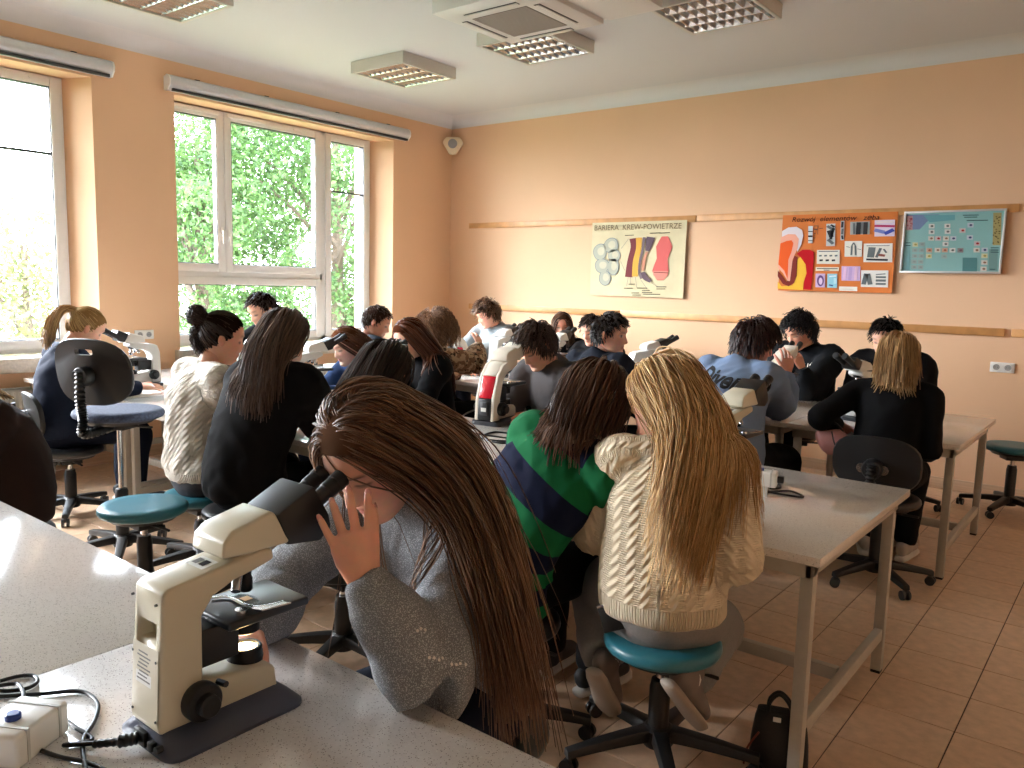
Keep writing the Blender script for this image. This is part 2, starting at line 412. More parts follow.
radiator(1.0, 2.75, 'pale panel radiator under the leftmost window behind the ponytailed girl')
radiator(4.2, 6.0, 'pale panel radiator under the window with three lights')

def socket(loc, rz, lab):
    s_ = empty('wall_socket', loc, rz)
    MB().box(-0.085, 0.085, -0.012, 0, -0.04, 0.04).build('plate', m_white, s_, bevel=0.004)
    for k in (-1, 1):
        c = MB().lathe([(0.024, -0.006), (0.027, -0.014), (0.03, -0.014), (0.031, -0.005)], (k*0.04, 0, 0), 20, axis=1).build('socket_ring', m_white, s_)
        MB().cyl((k*0.04, -0.0075, 0), (k*0.04, -0.0125, 0), 0.0235).build('recess', M('socket_grey', (150, 150, 148), 0.5), c)
        for q in (-1, 1): MB().cyl((k*0.04+q*0.009, -0.0126, 0), (k*0.04+q*0.009, -0.0135, 0), 0.003, seg=8).build('contact_hole', m_black, c)
    tag(s_, lab, 'wall socket', 'double wall sockets')
socket((-0.90, BY, 1.06), 0, 'white double wall socket on the back wall at the right')
socket((LX, 3.52, 1.095), radians(90), 'white double wall socket on the pier between the windows')

# corner alarm siren
sp = empty('alarm_siren', tuple(ATY(453, 145, BY-0.10)))
a_ = MB(); tri = []
for k in range(3):
    an = -pi/2+k*2*pi/3
    for q in (-0.35, 0, 0.35): tri.append((0.125*cos(an+q), 0.115*sin(an+q)))
a_.prism(tri, 1, -0.04, 0.035); a_.build('case', M('ivory_plastic', (224, 208, 176), 0.4), sp, bevel=0.015, rot=(0, 0, radians(35)), seg=3)
g_ = MB().lathe([(0.001, -0.048), (0.05, -0.048), (0.056, -0.040)], (0, 0, 0.01), 24, axis=1)
g_.build('grille', M('siren_grille_grey', (150, 150, 152), 0.5), sp, rot=(0, 0, radians(35)))
MB().box(-0.02, 0.02, 0, 0.09, -0.02, 0.02).build('bracket', m_white, sp, rot=(0, 0, radians(35)))
tag(sp, 'ivory rounded triangular alarm siren in the wall corner', 'alarm')

# ------------------------------------------------------------------ ceiling fixtures
m_lamph = M('lamp_housing_white', (206, 203, 196), 0.45)
m_louv = M('mirror_louver', (214, 216, 218), 0.2, metal=0.95)
m_tubeoff = M('fluorescent_tube', (238, 236, 228), 0.3)
def luminaire(cx, cy, lab, first=[None]):
    if first[0] is None:
        r = empty('ceiling_light', (cx, cy, CZ)); h = 0.34
        b = MB().box(-h, h, -h, -h+0.012, -0.10, 0); b.box(-h, h, h-0.012, h, -0.10, 0); b.box(-h, -h+0.012, -h, h, -0.10, 0); b.box(h-0.012, h, -h, h, -0.10, 0)
        b.box(-h, h, -h, h, -0.012, 0)
        b.box(-h, h, -h, -h+0.03, -0.10, -0.094); b.box(-h, h, h-0.03, h, -0.10, -0.094); b.box(-h, -h+0.03, -h, h, -0.10, -0.094); b.box(h-0.03, h, -h, h, -0.10, -0.094)
        b.build('housing', m_lamph, r, bevel=0.002)
        n = 4; w = (2*h-0.06)/n
        for i in range(n):
            y = -h+0.03+(i+0.5)*w
            MB().tube([(-h+0.03, y, -0.052), (h-0.03, y, -0.052)], 0.013, 12).build('fluorescent_tube', m_tubeoff, r)
        for i in range(n+1):    # lengthwise mirror vanes
            y = -h+0.03+i*w
            MB().prism([(y-0.003, -0.096), (y+0.003, -0.096), (y+0.028, -0.05), (y-0.028, -0.05)], 0, -h+0.03, h-0.03).build('mirror_vane', m_louv, r, smooth=0)
        for k in range(9):      # cross blades
            x = -h+0.03+(k+0.5)*(2*h-0.06)/9
            bl = MB()
            for i in range(n):
                y = -h+0.03+(i+0.5)*w
                bl.prism([(x-0.002, -0.095), (x+0.002, -0.095), (x+0.014, -0.062), (x-0.014, -0.062)], 1, y-w/2+0.004, y+w/2-0.004)
            bl.build('cross_blade', m_louv, r, smooth=0)
        MB().box(-h+0.02, h-0.02, -h+0.02, h-0.02, -0.03, -0.02).build('reflector', m_louv, r, smooth=0)
        first[0] = r
    else:
        r = copy_tree(first[0]); r.location = (cx, cy, CZ)
    tag(r, lab, 'ceiling light', 'square louvred ceiling lights'); return r
luminaire(-5.63, 5.385, 'square louvred ceiling light nearest the room corner')
luminaire(-4.105, 5.385, 'square louvred ceiling light just beyond the air conditioner grille')
luminaire(-2.56, 5.385, 'square louvred ceiling light right of the air conditioner housing')
luminaire(-5.59, 3.04, 'square louvred ceiling light above the window pier, cut by the top edge')

m_ac = M('air_conditioner_white', (214, 213, 210), 0.45)
ac = empty('air_conditioner', (-3.6, 4.6, CZ))
MB().box(-0.52, 0.85, -0.40, 0.38, -0.135, 0).build('housing', m_ac, ac, bevel=0.006)
MB().box(0.44, 0.86, -0.405, 0.385, -0.139, -0.133).build('cover_panel', m_ac, ac, bevel=0.001)
def sq(r, z): return [(-r, -r, z), (r, -r, z), (r, r, z), (-r, r, z)]
fp = MB(); rr_ = [(0.415, -0.135), (0.415, -0.165), (0.35, -0.19), (0.235, -0.19), (0.235, -0.175)]
vs = []; 
for r_, z_ in rr_: vs += sq(r_, z_)
fp.add(vs, [(i*4+k, i*4+(k+1) % 4, (i+1)*4+(k+1) % 4, (i+1)*4+k) for i in range(len(rr_)-1) for k in range(4)])
fp.xf(lambda p: p+np.array([-0.005, -0.06, 0])); fp.build('fascia', m_ac, ac, bevel=0.003)
for k in range(4):
    q = MB().box(-0.225, 0.225, 0.285, 0.335, -0.187, -0.178); c_, s_ = cos(k*pi/2), sin(k*pi/2)
    q.xf(lambda p: np.array([c_*p[0]-s_*p[1]-0.005, s_*p[0]+c_*p[1]-0.06, p[2]-0.004]))
    lo_ = q.build('air_outlet', m_dgrey, ac)
    q = MB().box(-0.22, 0.22, 0.297, 0.325, -0.198, -0.192); q.xf(lambda p: np.array([c_*p[0]-s_*p[1]-0.005, s_*p[0]+c_*p[1]-0.06, p[2]]))
    q.build('flap', m_ac, lo_, bevel=0.002)
MB().box(-0.238, 0.228, -0.293, 0.173, -0.19, -0.172).build('intake_grille', M('intake_grille_grey', (120, 112, 108), 0.6), ac)
gs = MB()
for k in range(24): gs.box(-0.235, 0.225, -0.288+k*0.0192, -0.28+k*0.0192, -0.194, -0.189)
gs.build('grille_slat', M('grille_slat_grey', (164, 156, 150), 0.5), ac, smooth=0)
tag(ac, 'white boxed ceiling cassette air conditioner with square grey intake grille', 'air conditioner')

# ------------------------------------------------------------------ outside the windows
TT = 0.80      # height of the student tables
GZ = -3.2
m_grass = M('outdoor_grass', (64, 88, 44), 0.9, var=(0.6, 0.25))
m_path = M('pale_pavement', (140, 138, 134), 0.8, var=(0.8, 0.08))
tag(MB().box(-90, OX-0.3, -60, 70, GZ-0.2, GZ).build('lawn', m_grass, smooth=0), 'green lawn outside the windows', 'lawn', kind='structure')
tag(MB().box(-31, -27.5, -50, 60, GZ, GZ+0.03).build('footpath', m_path, smooth=0), 'pale paved footpath crossing the lawn outside', 'path', kind='structure')
m_bark = M('tree_bark', (84, 70, 56), 0.9, var=(8, 0.3), bump=(12, 0.6))
def leaf_mat(name, c1, c2):
    m = bpy.data.materials.new(name); m.use_nodes = True; t = m.node_tree; b = t.nodes['Principled BSDF']
    at = t.nodes.new('ShaderNodeAttribute'); at.attribute_name = 'hv'
    r = t.nodes.new('ShaderNodeValToRGB'); r.color_ramp.elements[0].color = lin(c1); r.color_ramp.elements[1].color = lin(c2)
    t.links.new(at.outputs['Fac'], r.inputs[0]); t.links.new(r.outputs[0], b.inputs['Base Color'])
    b.inputs['Roughness'].default_value = 0.6
    tl = t.nodes.new('ShaderNodeBsdfTranslucent'); t.links.new(r.outputs[0], tl.inputs['Color'])
    mx = t.nodes.new('ShaderNodeMixShader'); mx.inputs[0].default_value = 0.5
    out = [n for n in t.nodes if n.type == 'OUTPUT_MATERIAL'][0]
    t.links.new(b.outputs[0], mx.inputs[1]); t.links.new(tl.outputs[0], mx.inputs[2]); t.links.new(mx.outputs[0], out.inputs[0])
    return m
lm_green = leaf_mat('green_leaves', (46, 72, 32), (92, 120, 62))
lm_yel = leaf_mat('yellowing_leaves', (78, 84, 46), (130, 126, 82))
lm_org = leaf_mat('orange_leaves', (118, 80, 40), (152, 120, 72))
def foliage(n, blobs, size, rng, name, mat, parent):
    """leaf clusters: little diamonds spread through ellipsoid shells"""
    w = np.array([b[3]*b[4]*b[5] for b in blobs]); w = w**0.66; w /= w.sum()
    idx = rng.choice(len(blobs), n, p=w); B = np.array(blobs)[idx]
    d = rng.normal(size=(n, 3)); d /= np.linalg.norm(d, axis=1)[:, None]
    rad = rng.uniform(0.55, 1.0, n)**0.6
    C = B[:, :3]+d*B[:, 3:6]*rad[:, None]
    a = rng.normal(size=(n, 3)); a /= np.linalg.norm(a, axis=1)[:, None]
    b = np.cross(a, rng.normal(size=(n, 3))); b /= np.linalg.norm(b, axis=1)[:, None]
    s = size*rng.uniform(0.6, 1.3, n)[:, None]
    V = np.stack([C-a*s, C+b*s*0.5, C+a*s, C-b*s*0.5], 1).reshape(-1, 3)
    me = fast_mesh(name, V, np.arange(4*n).reshape(-1, 4), smooth=False)
    set_attr(me, 'hv', np.repeat(np.clip(rng.normal(0.5, 0.25, n), 0, 1), 4))
    o = link_mesh(name, me, mat, parent); o['kind'] = 'stuff'; return o
def tree(loc, h, r, n, mat, lab, seed, name='broadleaf_tree', low=0.3):
    rng = np.random.default_rng(seed); e = empty(name, loc)
    tr = MB(); tr.tube(smooth_path([(0, 0, -0.05), (0.05, 0.04, h*0.3), (-0.08, 0.1, h*0.6), (0, 0, h*0.85)], 4), list(np.linspace(0.028*h, 0.006*h, 13)), 8); tr.build('trunk', m_bark, e)
    blobs = []
    for k in range(11):
        an = rng.uniform(0, 2*pi); zz = h*rng.uniform(low, 0.9); q = r*rng.uniform(0.25, 0.75)*(1.1-abs(zz/h-0.55))
        br = rng.uniform(0.35, 0.6)*r
        blobs.append((q*cos(an), q*sin(an), zz, br, br, br*0.8))
        MB().tube(smooth_path([(0, 0, zz*0.7), (q*cos(an)*0.5, q*sin(an)*0.5, zz*0.88), (q*cos(an), q*sin(an), zz)], 3), list(np.linspace(0.010*h, 0.003*h, 7)), 6).build('branch', m_bark, e)
    blobs.append((0, 0, h*0.85, r*0.5, r*0.5, h*0.14))
    foliage(int(n*2.0), blobs, 0.082, rng, 'foliage', mat, e)
    tag(e, lab, 'tree', 'trees outside the windows')
tree((-19.0, 15.5, GZ), 10.5, 4.3, 15000, lm_green, 'large green tree filling the middle pane of the window', 1, low=0.12)
tree((-21.0, 12.3, GZ), 10.0, 3.5, 12000, lm_green, 'green tree seen through the left pane of the three-light window', 2, low=0.12)
tree((-17.5, 18.6, GZ), 7.5, 2.6, 7000, lm_green, 'green tree seen through the narrow right pane', 3, low=0.1)
tree((-20.5, 7.6, GZ), 6.4, 2.6, 3000, lm_yel, 'thin yellowing tree seen through the leftmost window', 4, low=0.15)
tree((-27.0, 16.0, GZ), 9.0, 4.5, 8000, lm_green, 'distant green tree behind the lawn path', 5, low=0.15)
tree((-33.0, 24.0, GZ), 9.0, 5.0, 8000, lm_green, 'farthest green tree behind the big tree', 6, low=0.15)
def bush(loc, r, mat, lab, seed):
    rng = np.random.default_rng(seed); e = empty('bush', loc)
    MB().tube([(0, 0, -0.05), (0, 0, r)], [0.06, 0.03], 6).build('stem', m_bark, e)
    foliage(2600, [(0, 0, r*0.9, r, r, r*0.85), (r*0.5, r*0.3, r*0.7, r*0.6, r*0.6, r*0.6), (-r*0.5, -r*0.4, r*0.6, r*0.6, r*0.6, r*0.55)], 0.12, rng, 'foliage', mat, e)
    tag(e, lab, 'bush')
bush((-15.5, 10.3, GZ), 1.75, lm_org, 'orange autumn bush seen through the low window pane', 8)
bush((-17.5, 16.4, GZ), 1.6, lm_yel, 'yellow bush seen low in the narrow right pane', 9)

# ------------------------------------------------------------------ posters on the back wall
def flat(parent, name, poly, mat, layer, org, size, y0):
    mb = MB(); vs = [(org[0]+u*size[0], y0-layer*0.0009, org[1]+v*size[1]) for u, v in poly]
    mb.add(vs, [tuple(range(len(vs)))]); return mb.build(name, mat, parent, smooth=0)
def blob(cu, cv, ru, rv, n=18, wob=0, seed=0):
    return [(cu+ru*cos(2*pi*k/n)*(1+wob*sin(3*2*pi*k/n+seed)), cv+rv*sin(2*pi*k/n)*(1+wob*cos(2*2*pi*k/n+seed))) for k in range(n)]
def strip(mid, w):   # polygon around a centre line given in (u,v), half width w(list)
    m_ = smooth_path([(p[0], p[1], 0) for p in mid], 5)[:, :2]; ww = np.interp(np.linspace(0, 1, len(m_)), np.linspace(0, 1, len(w)), w)
    t = np.gradient(m_, axis=0); nn = np.stack([-t[:, 1], t[:, 0]], 1); nn /= np.linalg.norm(nn, axis=1)[:, None]
    return [tuple(p) for p in np.concatenate([m_+nn*ww[:, None], (m_-nn*ww[:, None])[::-1]])]
def poster_text(parent, txt, u, v, su, size, mat, org, sz, y0, name='lettering', shear=0.0, layer=4, width=None):
    me = text_mesh(txt, 1.0, shear); n = len(me.vertices); co = np.zeros(n*3); me.vertices.foreach_get('co', co); co = co.reshape(-1, 3)
    w = co[:, 0].max()-co[:, 0].min(); k = (width*sz[0])/w if width else su
    P = np.stack([org[0]+u*sz[0]+co[:, 0]*k, np.full(n, y0-layer*0.0009), org[1]+v*sz[1]+co[:, 1]*size], 1)
    me.vertices.foreach_set('co', P.ravel().astype(np.float32)); me.update()
    return link_mesh(name, me, mat, parent)
def ink(name, c): return M('ink_'+name, c, 0.8, spec=0.1)
i_black = ink('black', (40, 34, 32)); i_white = ink('white', (232, 230, 224)); i_grey = ink('grey', (128, 128, 126))
def sheet(parent, x0, x1, z0, z1, mat, y, curl=0.004, name='sheet'):
    nx, nz = 24, 18; V = []; 
    for k in (0, 1):
        for j in range(nz+1):
            for i in range(nx+1):
                u, v = i/nx, j/nz; w = curl*(sin(u*9+v*3)*0.5+0.5)*(0.2+0.8*(1-v))+0.012*max(0, u-0.93)/0.07*(1-v)*curl/0.004
                V.append((x0+u*(x1-x0), y+0.0015-w*0.25+k*0.0008, z0+v*(z1-z0)))
    N = (nx+1)*(nz+1); Q = []
    for k in (0, 1):
        for j in range(nz):
            for i in range(nx):
                a = k*N+j*(nx+1)+i; q = (a, a+1, a+nx+2, a+nx+1); Q.append(q if k == 0 else q[::-1])
    return link_mesh(name, fast_mesh(name, V, Q), mat, parent)

# pale hand-drawn sheet
PY = BY-0.026
p1 = empty('paper_poster', (0, 0, 0)); o1 = (-4.825, 1.522); s1 = (1.115, 0.775)
sheet(p1, o1[0], o1[0]+s1[0], o1[1], o1[1]+s1[1], M('cream_paper', (206, 194, 156), 0.75, var=(5, 0.06)), PY)
Y1 = PY-0.004
def c1(x, y): return ((x-100)/725.0, 1-(y-95)/575.0)
poster_text(p1, 'BARIERA  KREW-POWIETRZE', 0.49, 0.925, 0, 0.078, ink('brown_pen', (110, 92, 70)), o1, s1, Y1, width=0.92)
al = ink('pale_grey_wash', (172, 174, 158)); ol = ink('blue_grey_line', (120, 134, 142))
for (x, y, rx, ry) in ((175, 325, 52, 62), (262, 275, 55, 55), (195, 435, 55, 55), (285, 440, 42, 62), (290, 355, 45, 48), (222, 530, 45, 55)):
    cu, cv = c1(x, y); a = flat(p1, 'alveolus_drawing', blob(cu, cv, rx/725+0.006, ry/575+0.008, 22, 0.04, x), ol, 1, o1, s1, Y1)
    flat(a, 'fill', blob(cu, cv, rx/725, ry/575, 22, 0.04, x), al, 2, o1, s1, Y1)
    flat(a, 'highlight', blob(cu+0.01, cv+0.01, rx/725*0.55, ry/575*0.55, 18, 0.05, x), ink('pale_cream', (196, 192, 168)), 3, o1, s1, Y1)
def ln(parent, pts, w, mat, layer, org, size, y0, name='line'):
    return flat(parent, name, strip([c for c in pts], [w, w]), mat, layer, org, size, y0)
flat(p1, 'tissue_band', strip([c1(440, 222), c1(450, 290), c1(425, 400), c1(412, 520)], [0.05, 0.045, 0.04, 0.04]), ink('plum', (118, 62, 66)), 1, o1, s1, Y1)
flat(p1, 'tissue_band', strip([c1(478, 218), c1(480, 300), c1(462, 400), c1(460, 515)], [0.032, 0.028, 0.03, 0.03]), ink('ochre', (214, 164, 76)), 2, o1, s1, Y1)
flat(p1, 'tissue_band', strip([c1(520, 215), c1(508, 320), c1(490, 450), c1(515, 530)], [0.014, 0.012, 0.012, 0.02]), ink('slate', (122, 108, 112)), 3, o1, s1, Y1)
flat(p1, 'tissue_band', strip([c1(570, 215), c1(560, 260), c1(548, 320)], [0.045, 0.04, 0.02]), ink('slate_dark', (100, 84, 92)), 4, o1, s1, Y1)
flat(p1, 'tissue_band', strip([c1(545, 325), c1(525, 400), c1(520, 470)], [0.012, 0.018, 0.012]), ink('speckled_pink', (196, 140, 116)), 4, o1, s1, Y1)
flat(p1, 'tissue_band', strip([c1(520, 480), c1(545, 525), c1(585, 550)], [0.022, 0.03, 0.018]), ink('slate_dark', (100, 84, 92)), 5, o1, s1, Y1)
flat(p1, 'blood_cell_drawing', strip([c1(672, 212), c1(670, 290), c1(660, 380), c1(652, 470), c1(655, 540)], [0.03, 0.082, 0.055, 0.085, 0.03]), ink('rose', (206, 104, 100)), 1, o1, s1, Y1)
flat(p1, 'blood_cell_drawing', strip([c1(655, 470), c1(655, 500), c1(655, 535)], [0.078, 0.076, 0.03]), ink('rose_pale', (222, 138, 124)), 2, o1, s1, Y1)
ln(p1, [c1(605, 480), c1(710, 484)], 0.004, i_black, 4, o1, s1, Y1)
for (a, b) in (((345, 300), (400, 225)), ((345, 400), (380, 470)), ((410, 520), (400, 590)), ((425, 520), (430, 570)), ((465, 520), (480, 600)), ((505, 535), (560, 610)), ((590, 560), (640, 590))):
    ln(p1, [c1(*a), c1(*b)], 0.002, i_grey, 4, o1, s1, Y1, 'pointer_line')
for (x, y, w) in ((405, 200, 70), (600, 187, 80), (670, 187, 80), (440, 575, 50), (415, 607, 70), (520, 603, 80), (550, 622, 60), (470, 642, 60), (480, 658, 66), (560, 636, 80), (595, 648, 130), (665, 590, 75), (662, 606, 66)):
    ln(p1, [c1(x-w/2, y), c1(x+w/2, y-2)], 0.0045, i_black, 4, o1, s1, Y1, 'handwritten_note')
tag(p1, 'pale hand-drawn paper poster with alveoli and a red blood cell', 'poster')

# orange tooth poster
p2 = empty('orange_poster', (0, 0, 0)); o2 = (-2.749, 1.625); s2 = (0.985, 0.687)
sheet(p2, o2[0], o2[0]+s2[0], o2[1], o2[1]+s2[1], M('orange_card', (216, 118, 42), 0.7, var=(4, 0.04)), PY, 0.005)
def c2(x, y): x = x-20*(1-(y-75)/610.0)*0.0; return ((x-(112-35*(y-70)/610.0))/895.0, 1-(y-72-(-25)*(x-100)/900*0-0)/612.0)
poster_text(p2, 'Rozwój  elementów   zęba', 0.47, 0.935, 0, 0.062, i_black, o2, s2, Y1, width=0.76, shear=0.2)
def tp(name, pts, c, layer): flat(p2, name, [c2(*p) for p in pts], ink(name, c), layer, o2, s2, Y1)
tp('gum_yellow', [(76, 610), (110, 650), (200, 640), (235, 560), (240, 430), (265, 410), (305, 460), (316, 540), (290, 620), (288, 676), (74, 668)], (236, 186, 66), 1)
tp('gum_red', [(232, 385), (280, 352), (340, 352), (376, 372), (370, 480), (362, 600), (355, 672), (290, 668), (298, 600), (318, 540), (308, 470), (265, 412)], (190, 30, 38), 2)
tp('enamel_white', [(108, 200), (160, 172), (230, 168), (275, 195), (285, 240), (270, 310), (238, 368), (225, 330), (205, 230), (106, 250)], (226, 218, 222), 2)
tp('tooth_root_brown', [(76, 520), (110, 560), (150, 610), (180, 580), (190, 470), (215, 400), (240, 410), (236, 560), (215, 620), (170, 648), (120, 630), (76, 570)], (128, 54, 46), 3)
tp('dentine_pink', [(100, 250), (160, 225), (220, 228), (250, 265), (240, 340), (200, 430), (190, 520), (180, 605), (160, 605), (120, 540), (78, 500), (86, 470)], (236, 170, 148), 4)
tp('pulp_orange', [(96, 300), (150, 280), (190, 275), (205, 300), (190, 370), (165, 430), (160, 590), (130, 520), (80, 470)], (232, 98, 46), 5)
def card(name, x0, y0, x1, y1, c=(226, 224, 216), deco=None):
    a = flat(p2, name, [c2(x0, y1), c2(x1, y1), c2(x1, y0), c2(x0, y0)], ink(name+'_%d' % x0, c), 2, o2, s2, Y1)
    if deco:
        for (u0, v0, u1, v1, w, dc) in deco:
            ln(a, [c2(x0+u0*(x1-x0), y0+v0*(y1-y0)), c2(x0+u1*(x1-x0), y0+v1*(y1-y0))], w, ink('deco_%d_%d_%d' % dc, dc), 4, o2, s2, Y1, 'print')
    return a
G = (110, 116, 118); K = (60, 60, 62); B_ = (120, 132, 196)
card('pasted_strip', 325, 165, 362, 300, (204, 210, 210), [(0, .32, 1, .32, .006, K), (0, .6, 1, .6, .012, K), (0, .85, 1, .85, .006, G), (1.3, .0, 2.2, .0, .004, K), (1.3, .2, 2.0, .2, .006, K), (2.1, 0, 2.1, .5, .002, K), (1.3, .45, 1.6, .45, .004, K), (1.3, .7, 1.6, .7, .004, K), (2.4, .15, 3.2, .15, .003, K)])
card('pasted_strip', 470, 150, 540, 325, (190, 196, 194), [(.1, .1, .9, .3, .015, G), (.3, .3, .6, .6, .02, K), (.8, .2, .5, .7, .012, K), (.2, .7, .8, .9, .015, G), (.5, .05, .9, .15, .01, K)])
card('pasted_strip', 582, 130, 610, 280, (186, 194, 194), [(.5, .05, .4, .35, .01, K), (.6, .4, .4, .7, .01, G), (.4, .75, .6, .95, .008, K)])
card('pasted_photo', 655, 140, 802, 238, (166, 170, 166), [(.2, .1, .22, .95, .01, G), (.45, .05, .42, 1, .02, K), (.62, .05, .6, .95, .012, G), (.8, .05, .78, 1, .018, K)])
card('pasted_photo', 838, 132, 985, 255, (216, 206, 224), [(0, .35, 1, .4, .014, (182, 70, 110)), (0, .6, .5, .75, .02, B_), (.5, .85, .95, .6, .02, (72, 84, 170)), (.1, .15, .9, .12, .012, (226, 214, 214))])
card('pasted_drawing', 615, 288, 748, 408, (228, 226, 214), [(.4, .9, .42, .3, .008, G), (.65, .9, .62, .3, .008, G), (.42, .3, .52, .1, .006, G), (.62, .3, .52, .1, .006, G), (.1, .35, .3, .4, .003, K), (.75, .5, .95, .55, .003, K)])
card('pasted_drawing', 760, 308, 972, 450, (230, 228, 218), [(.1, .12, .9, .12, .004, G), (.3, .2, .25, .75, .03, G), (.45, .75, .6, .25, .012, G), (.5, .6, .75, .65, .014, (150, 90, 80)), (.1, .85, .85, .88, .012, K), (.7, .3, .8, .5, .008, G)])
card('pasted_drawing', 398, 355, 578, 465, (228, 224, 210), [(.08, .1, .92, .1, .006, G)]+[(.1+.23*k, .42, .22+.23*k, .4, .010, G) for k in range(4)]+[(.12+.27*k, .75, .27+.27*k, .73, .012, K) for k in range(3)])
card('pasted_caption', 390, 490, 574, 520, (228, 220, 196), [(.05, .4, .95, .4, .005, K), (.35, .8, .6, .8, .004, K)])
e_ = card('pasted_drawing', 390, 542, 466, 650, (206, 178, 210))
flat(e_, 'print', [c2(430+28*cos(t), 598+44*sin(t)) for t in np.linspace(0, 2*pi, 18)[:-1]], ink('violet_dark', (110, 78, 128)), 4, o2, s2, Y1)
flat(e_, 'print', [c2(432+15*cos(t), 602+28*sin(t)) for t in np.linspace(0, 2*pi, 18)[:-1]], ink('lilac_pale', (220, 196, 222)), 5, o2, s2, Y1)
card('pasted_photo', 484, 542, 562, 652, (150, 204, 220), [(.2, .2, .9, .15, .008, (226, 236, 236)), (.2, .8, .6, .85, .008, (60, 90, 140)), (.8, .3, .8, .7, .012, (190, 224, 230))])
card('pasted_photo', 595, 482, 738, 594, (204, 176, 214), [(.2, .05, .15, .95, .012, (226, 190, 220)), (.5, .05, .45, .95, .014, (186, 160, 206)), (.8, .05, .75, .95, .012, (226, 190, 210))])
card('pasted_drawing', 745, 512, 946, 640, (230, 228, 220), [(.1, .85, .2, .2, .02, G), (.25, .2, .35, .85, .02, G), (.55, .25, .9, .2, .006, G), (.55, .4, .92, .4, .012, G), (.55, .6, .92, .6, .014, G), (.55, .8, .92, .8, .012, G)])
card('pasted_caption', 578, 640, 718, 674, (230, 226, 214), [(.05, .6, .8, .6, .002, (190, 170, 150))])
tag(p2, 'orange card poster about tooth development with pasted drawings', 'poster')

# framed teal chart
p3 = empty('framed_chart', (0, 0, 0)); o3 = (-1.712, 1.80); s3 = (0.74, 0.508)
m_alu = M('aluminium_frame', (214, 214, 212), 0.35, metal=0.4)
fr = MB(); x0, x1, z0, z1 = o3[0], o3[0]+s3[0], o3[1], o3[1]+s3[1]; w = 0.016
for b in ((x0, x1, z0, z0+w), (x0, x1, z1-w, z1), (x0, x0+w, z0+w, z1-w), (x1-w, x1, z0+w, z1-w)): fr.box(b[0], b[1], PY-0.020, PY+0.002, b[2], b[3])
fr.build('frame', m_alu, p3, bevel=0.002)
MB().box(x0+w, x1-w, PY-0.004, PY, z0+w, z1-w).build('chart_sheet', M('teal_print', (140, 192, 190), 0.6, var=(4, 0.05)), p3, smooth=0)
Y3 = PY-0.005
MB().box(x0+w, x1-w, PY-0.0155, PY-0.0135, z0+w, z1-w).build('glazing', m_glass, p3, smooth=0)
def c3(x, y): return ((x-(118-36*(y-80)/480.0))/790.0, 1-(y-80-(-10)*(x-100)/800)/482.0)
def q3(name, x, y, wd, ht, c, layer=2): return flat(p3, name, [c3(x-wd/2, y+ht/2), c3(x+wd/2, y+ht/2), c3(x+wd/2, y-ht/2), c3(x-wd/2, y-ht/2)], ink(name+'_%d_%d_%d' % c, c), layer, o3, s3, Y3)
flat(p3, 'printed_field', [c3(130, 105), c3(400, 105), c3(300, 160), c3(240, 220), c3(130, 220)], ink('lilac_field', (120, 140, 176)), 1, o3, s3, Y3)
flat(p3, 'printed_field', [c3(270, 110), c3(520, 110), c3(520, 150), c3(320, 165)], ink('aqua_field', (110, 170, 178)), 2, o3, s3, Y3)
q3('printed_panel', 158, 170, 52, 110, (186, 150, 152)); q3('printed_panel', 838, 220, 60, 240, (176, 164, 110)); q3('printed_panel', 815, 450, 66, 160, (122, 160, 156)); q3('printed_panel', 135, 440, 60, 200, (128, 176, 182)); q3('printed_panel', 640, 490, 110, 110, (88, 140, 142))
rngp = np.random.default_rng(3)
for k in range(26): q3('panel_dot', 838+rngp.uniform(-26, 26), 220+rngp.uniform(-110, 110), 10, 8, (96, 86, 52), 3)
for k in range(12): q3('panel_dot', 158+rngp.uniform(-22, 22), 165+rngp.uniform(-48, 48), 11, 9, (170, 84, 96), 3)
for (x, y, c) in ((338, 195, 0), (462, 195, 0), (338, 240, 0), (465, 238, 0), (335, 290, 2), (392, 290, 3), (453, 290, 2), (510, 290, 1), (450, 333, 0), (640, 190, 1), (580, 230, 3), (637, 283, 1), (693, 328, 3), (208, 338, 4), (262, 335, 5), (205, 382, 5), (258, 382, 5), (322, 382, 6), (388, 380, 2), (445, 380, 6), (505, 380, 0), (567, 380, 7), (690, 378, 2), (750, 376, 1), (205, 428, 5), (258, 428, 5), (320, 427, 4), (442, 428, 5), (750, 420, 4), (750, 470, 2), (745, 518, 2), (200, 472, 5), (253, 472, 5), (200, 515, 5), (253, 515, 5)):
    bgc = [(222, 222, 216), (196, 204, 214), (222, 216, 204), (214, 196, 196), (214, 212, 170), (160, 182, 178), (206, 170, 148), (150, 140, 138)][c]
    a = q3('chart_picture', x, y, 46, 34, bgc, 3)
    flat(a, 'print', [c3(x+12*cos(t)+3, y+8*sin(t)) for t in np.linspace(0, 2*pi, 9)[:-1]], ink('pic_%d' % c, [(90, 90, 90), (60, 64, 110), (150, 110, 90), (170, 50, 50), (170, 160, 90), (150, 160, 156), (160, 90, 70), (120, 90, 100)][c]), 4, o3, s3, Y3)
for (x, y, wd) in ((640, 115, 120), (640, 130, 100), (825, 360, 60), (825, 376, 60), (825, 392, 60), (812, 520, 40), (150, 325, 40), (150, 345, 40), (690, 155, 160)): q3('chart_caption', x, y, wd, 7, (60, 96, 98), 3)
tag(p3, 'teal chart of small pictures in an aluminium frame', 'framed chart')

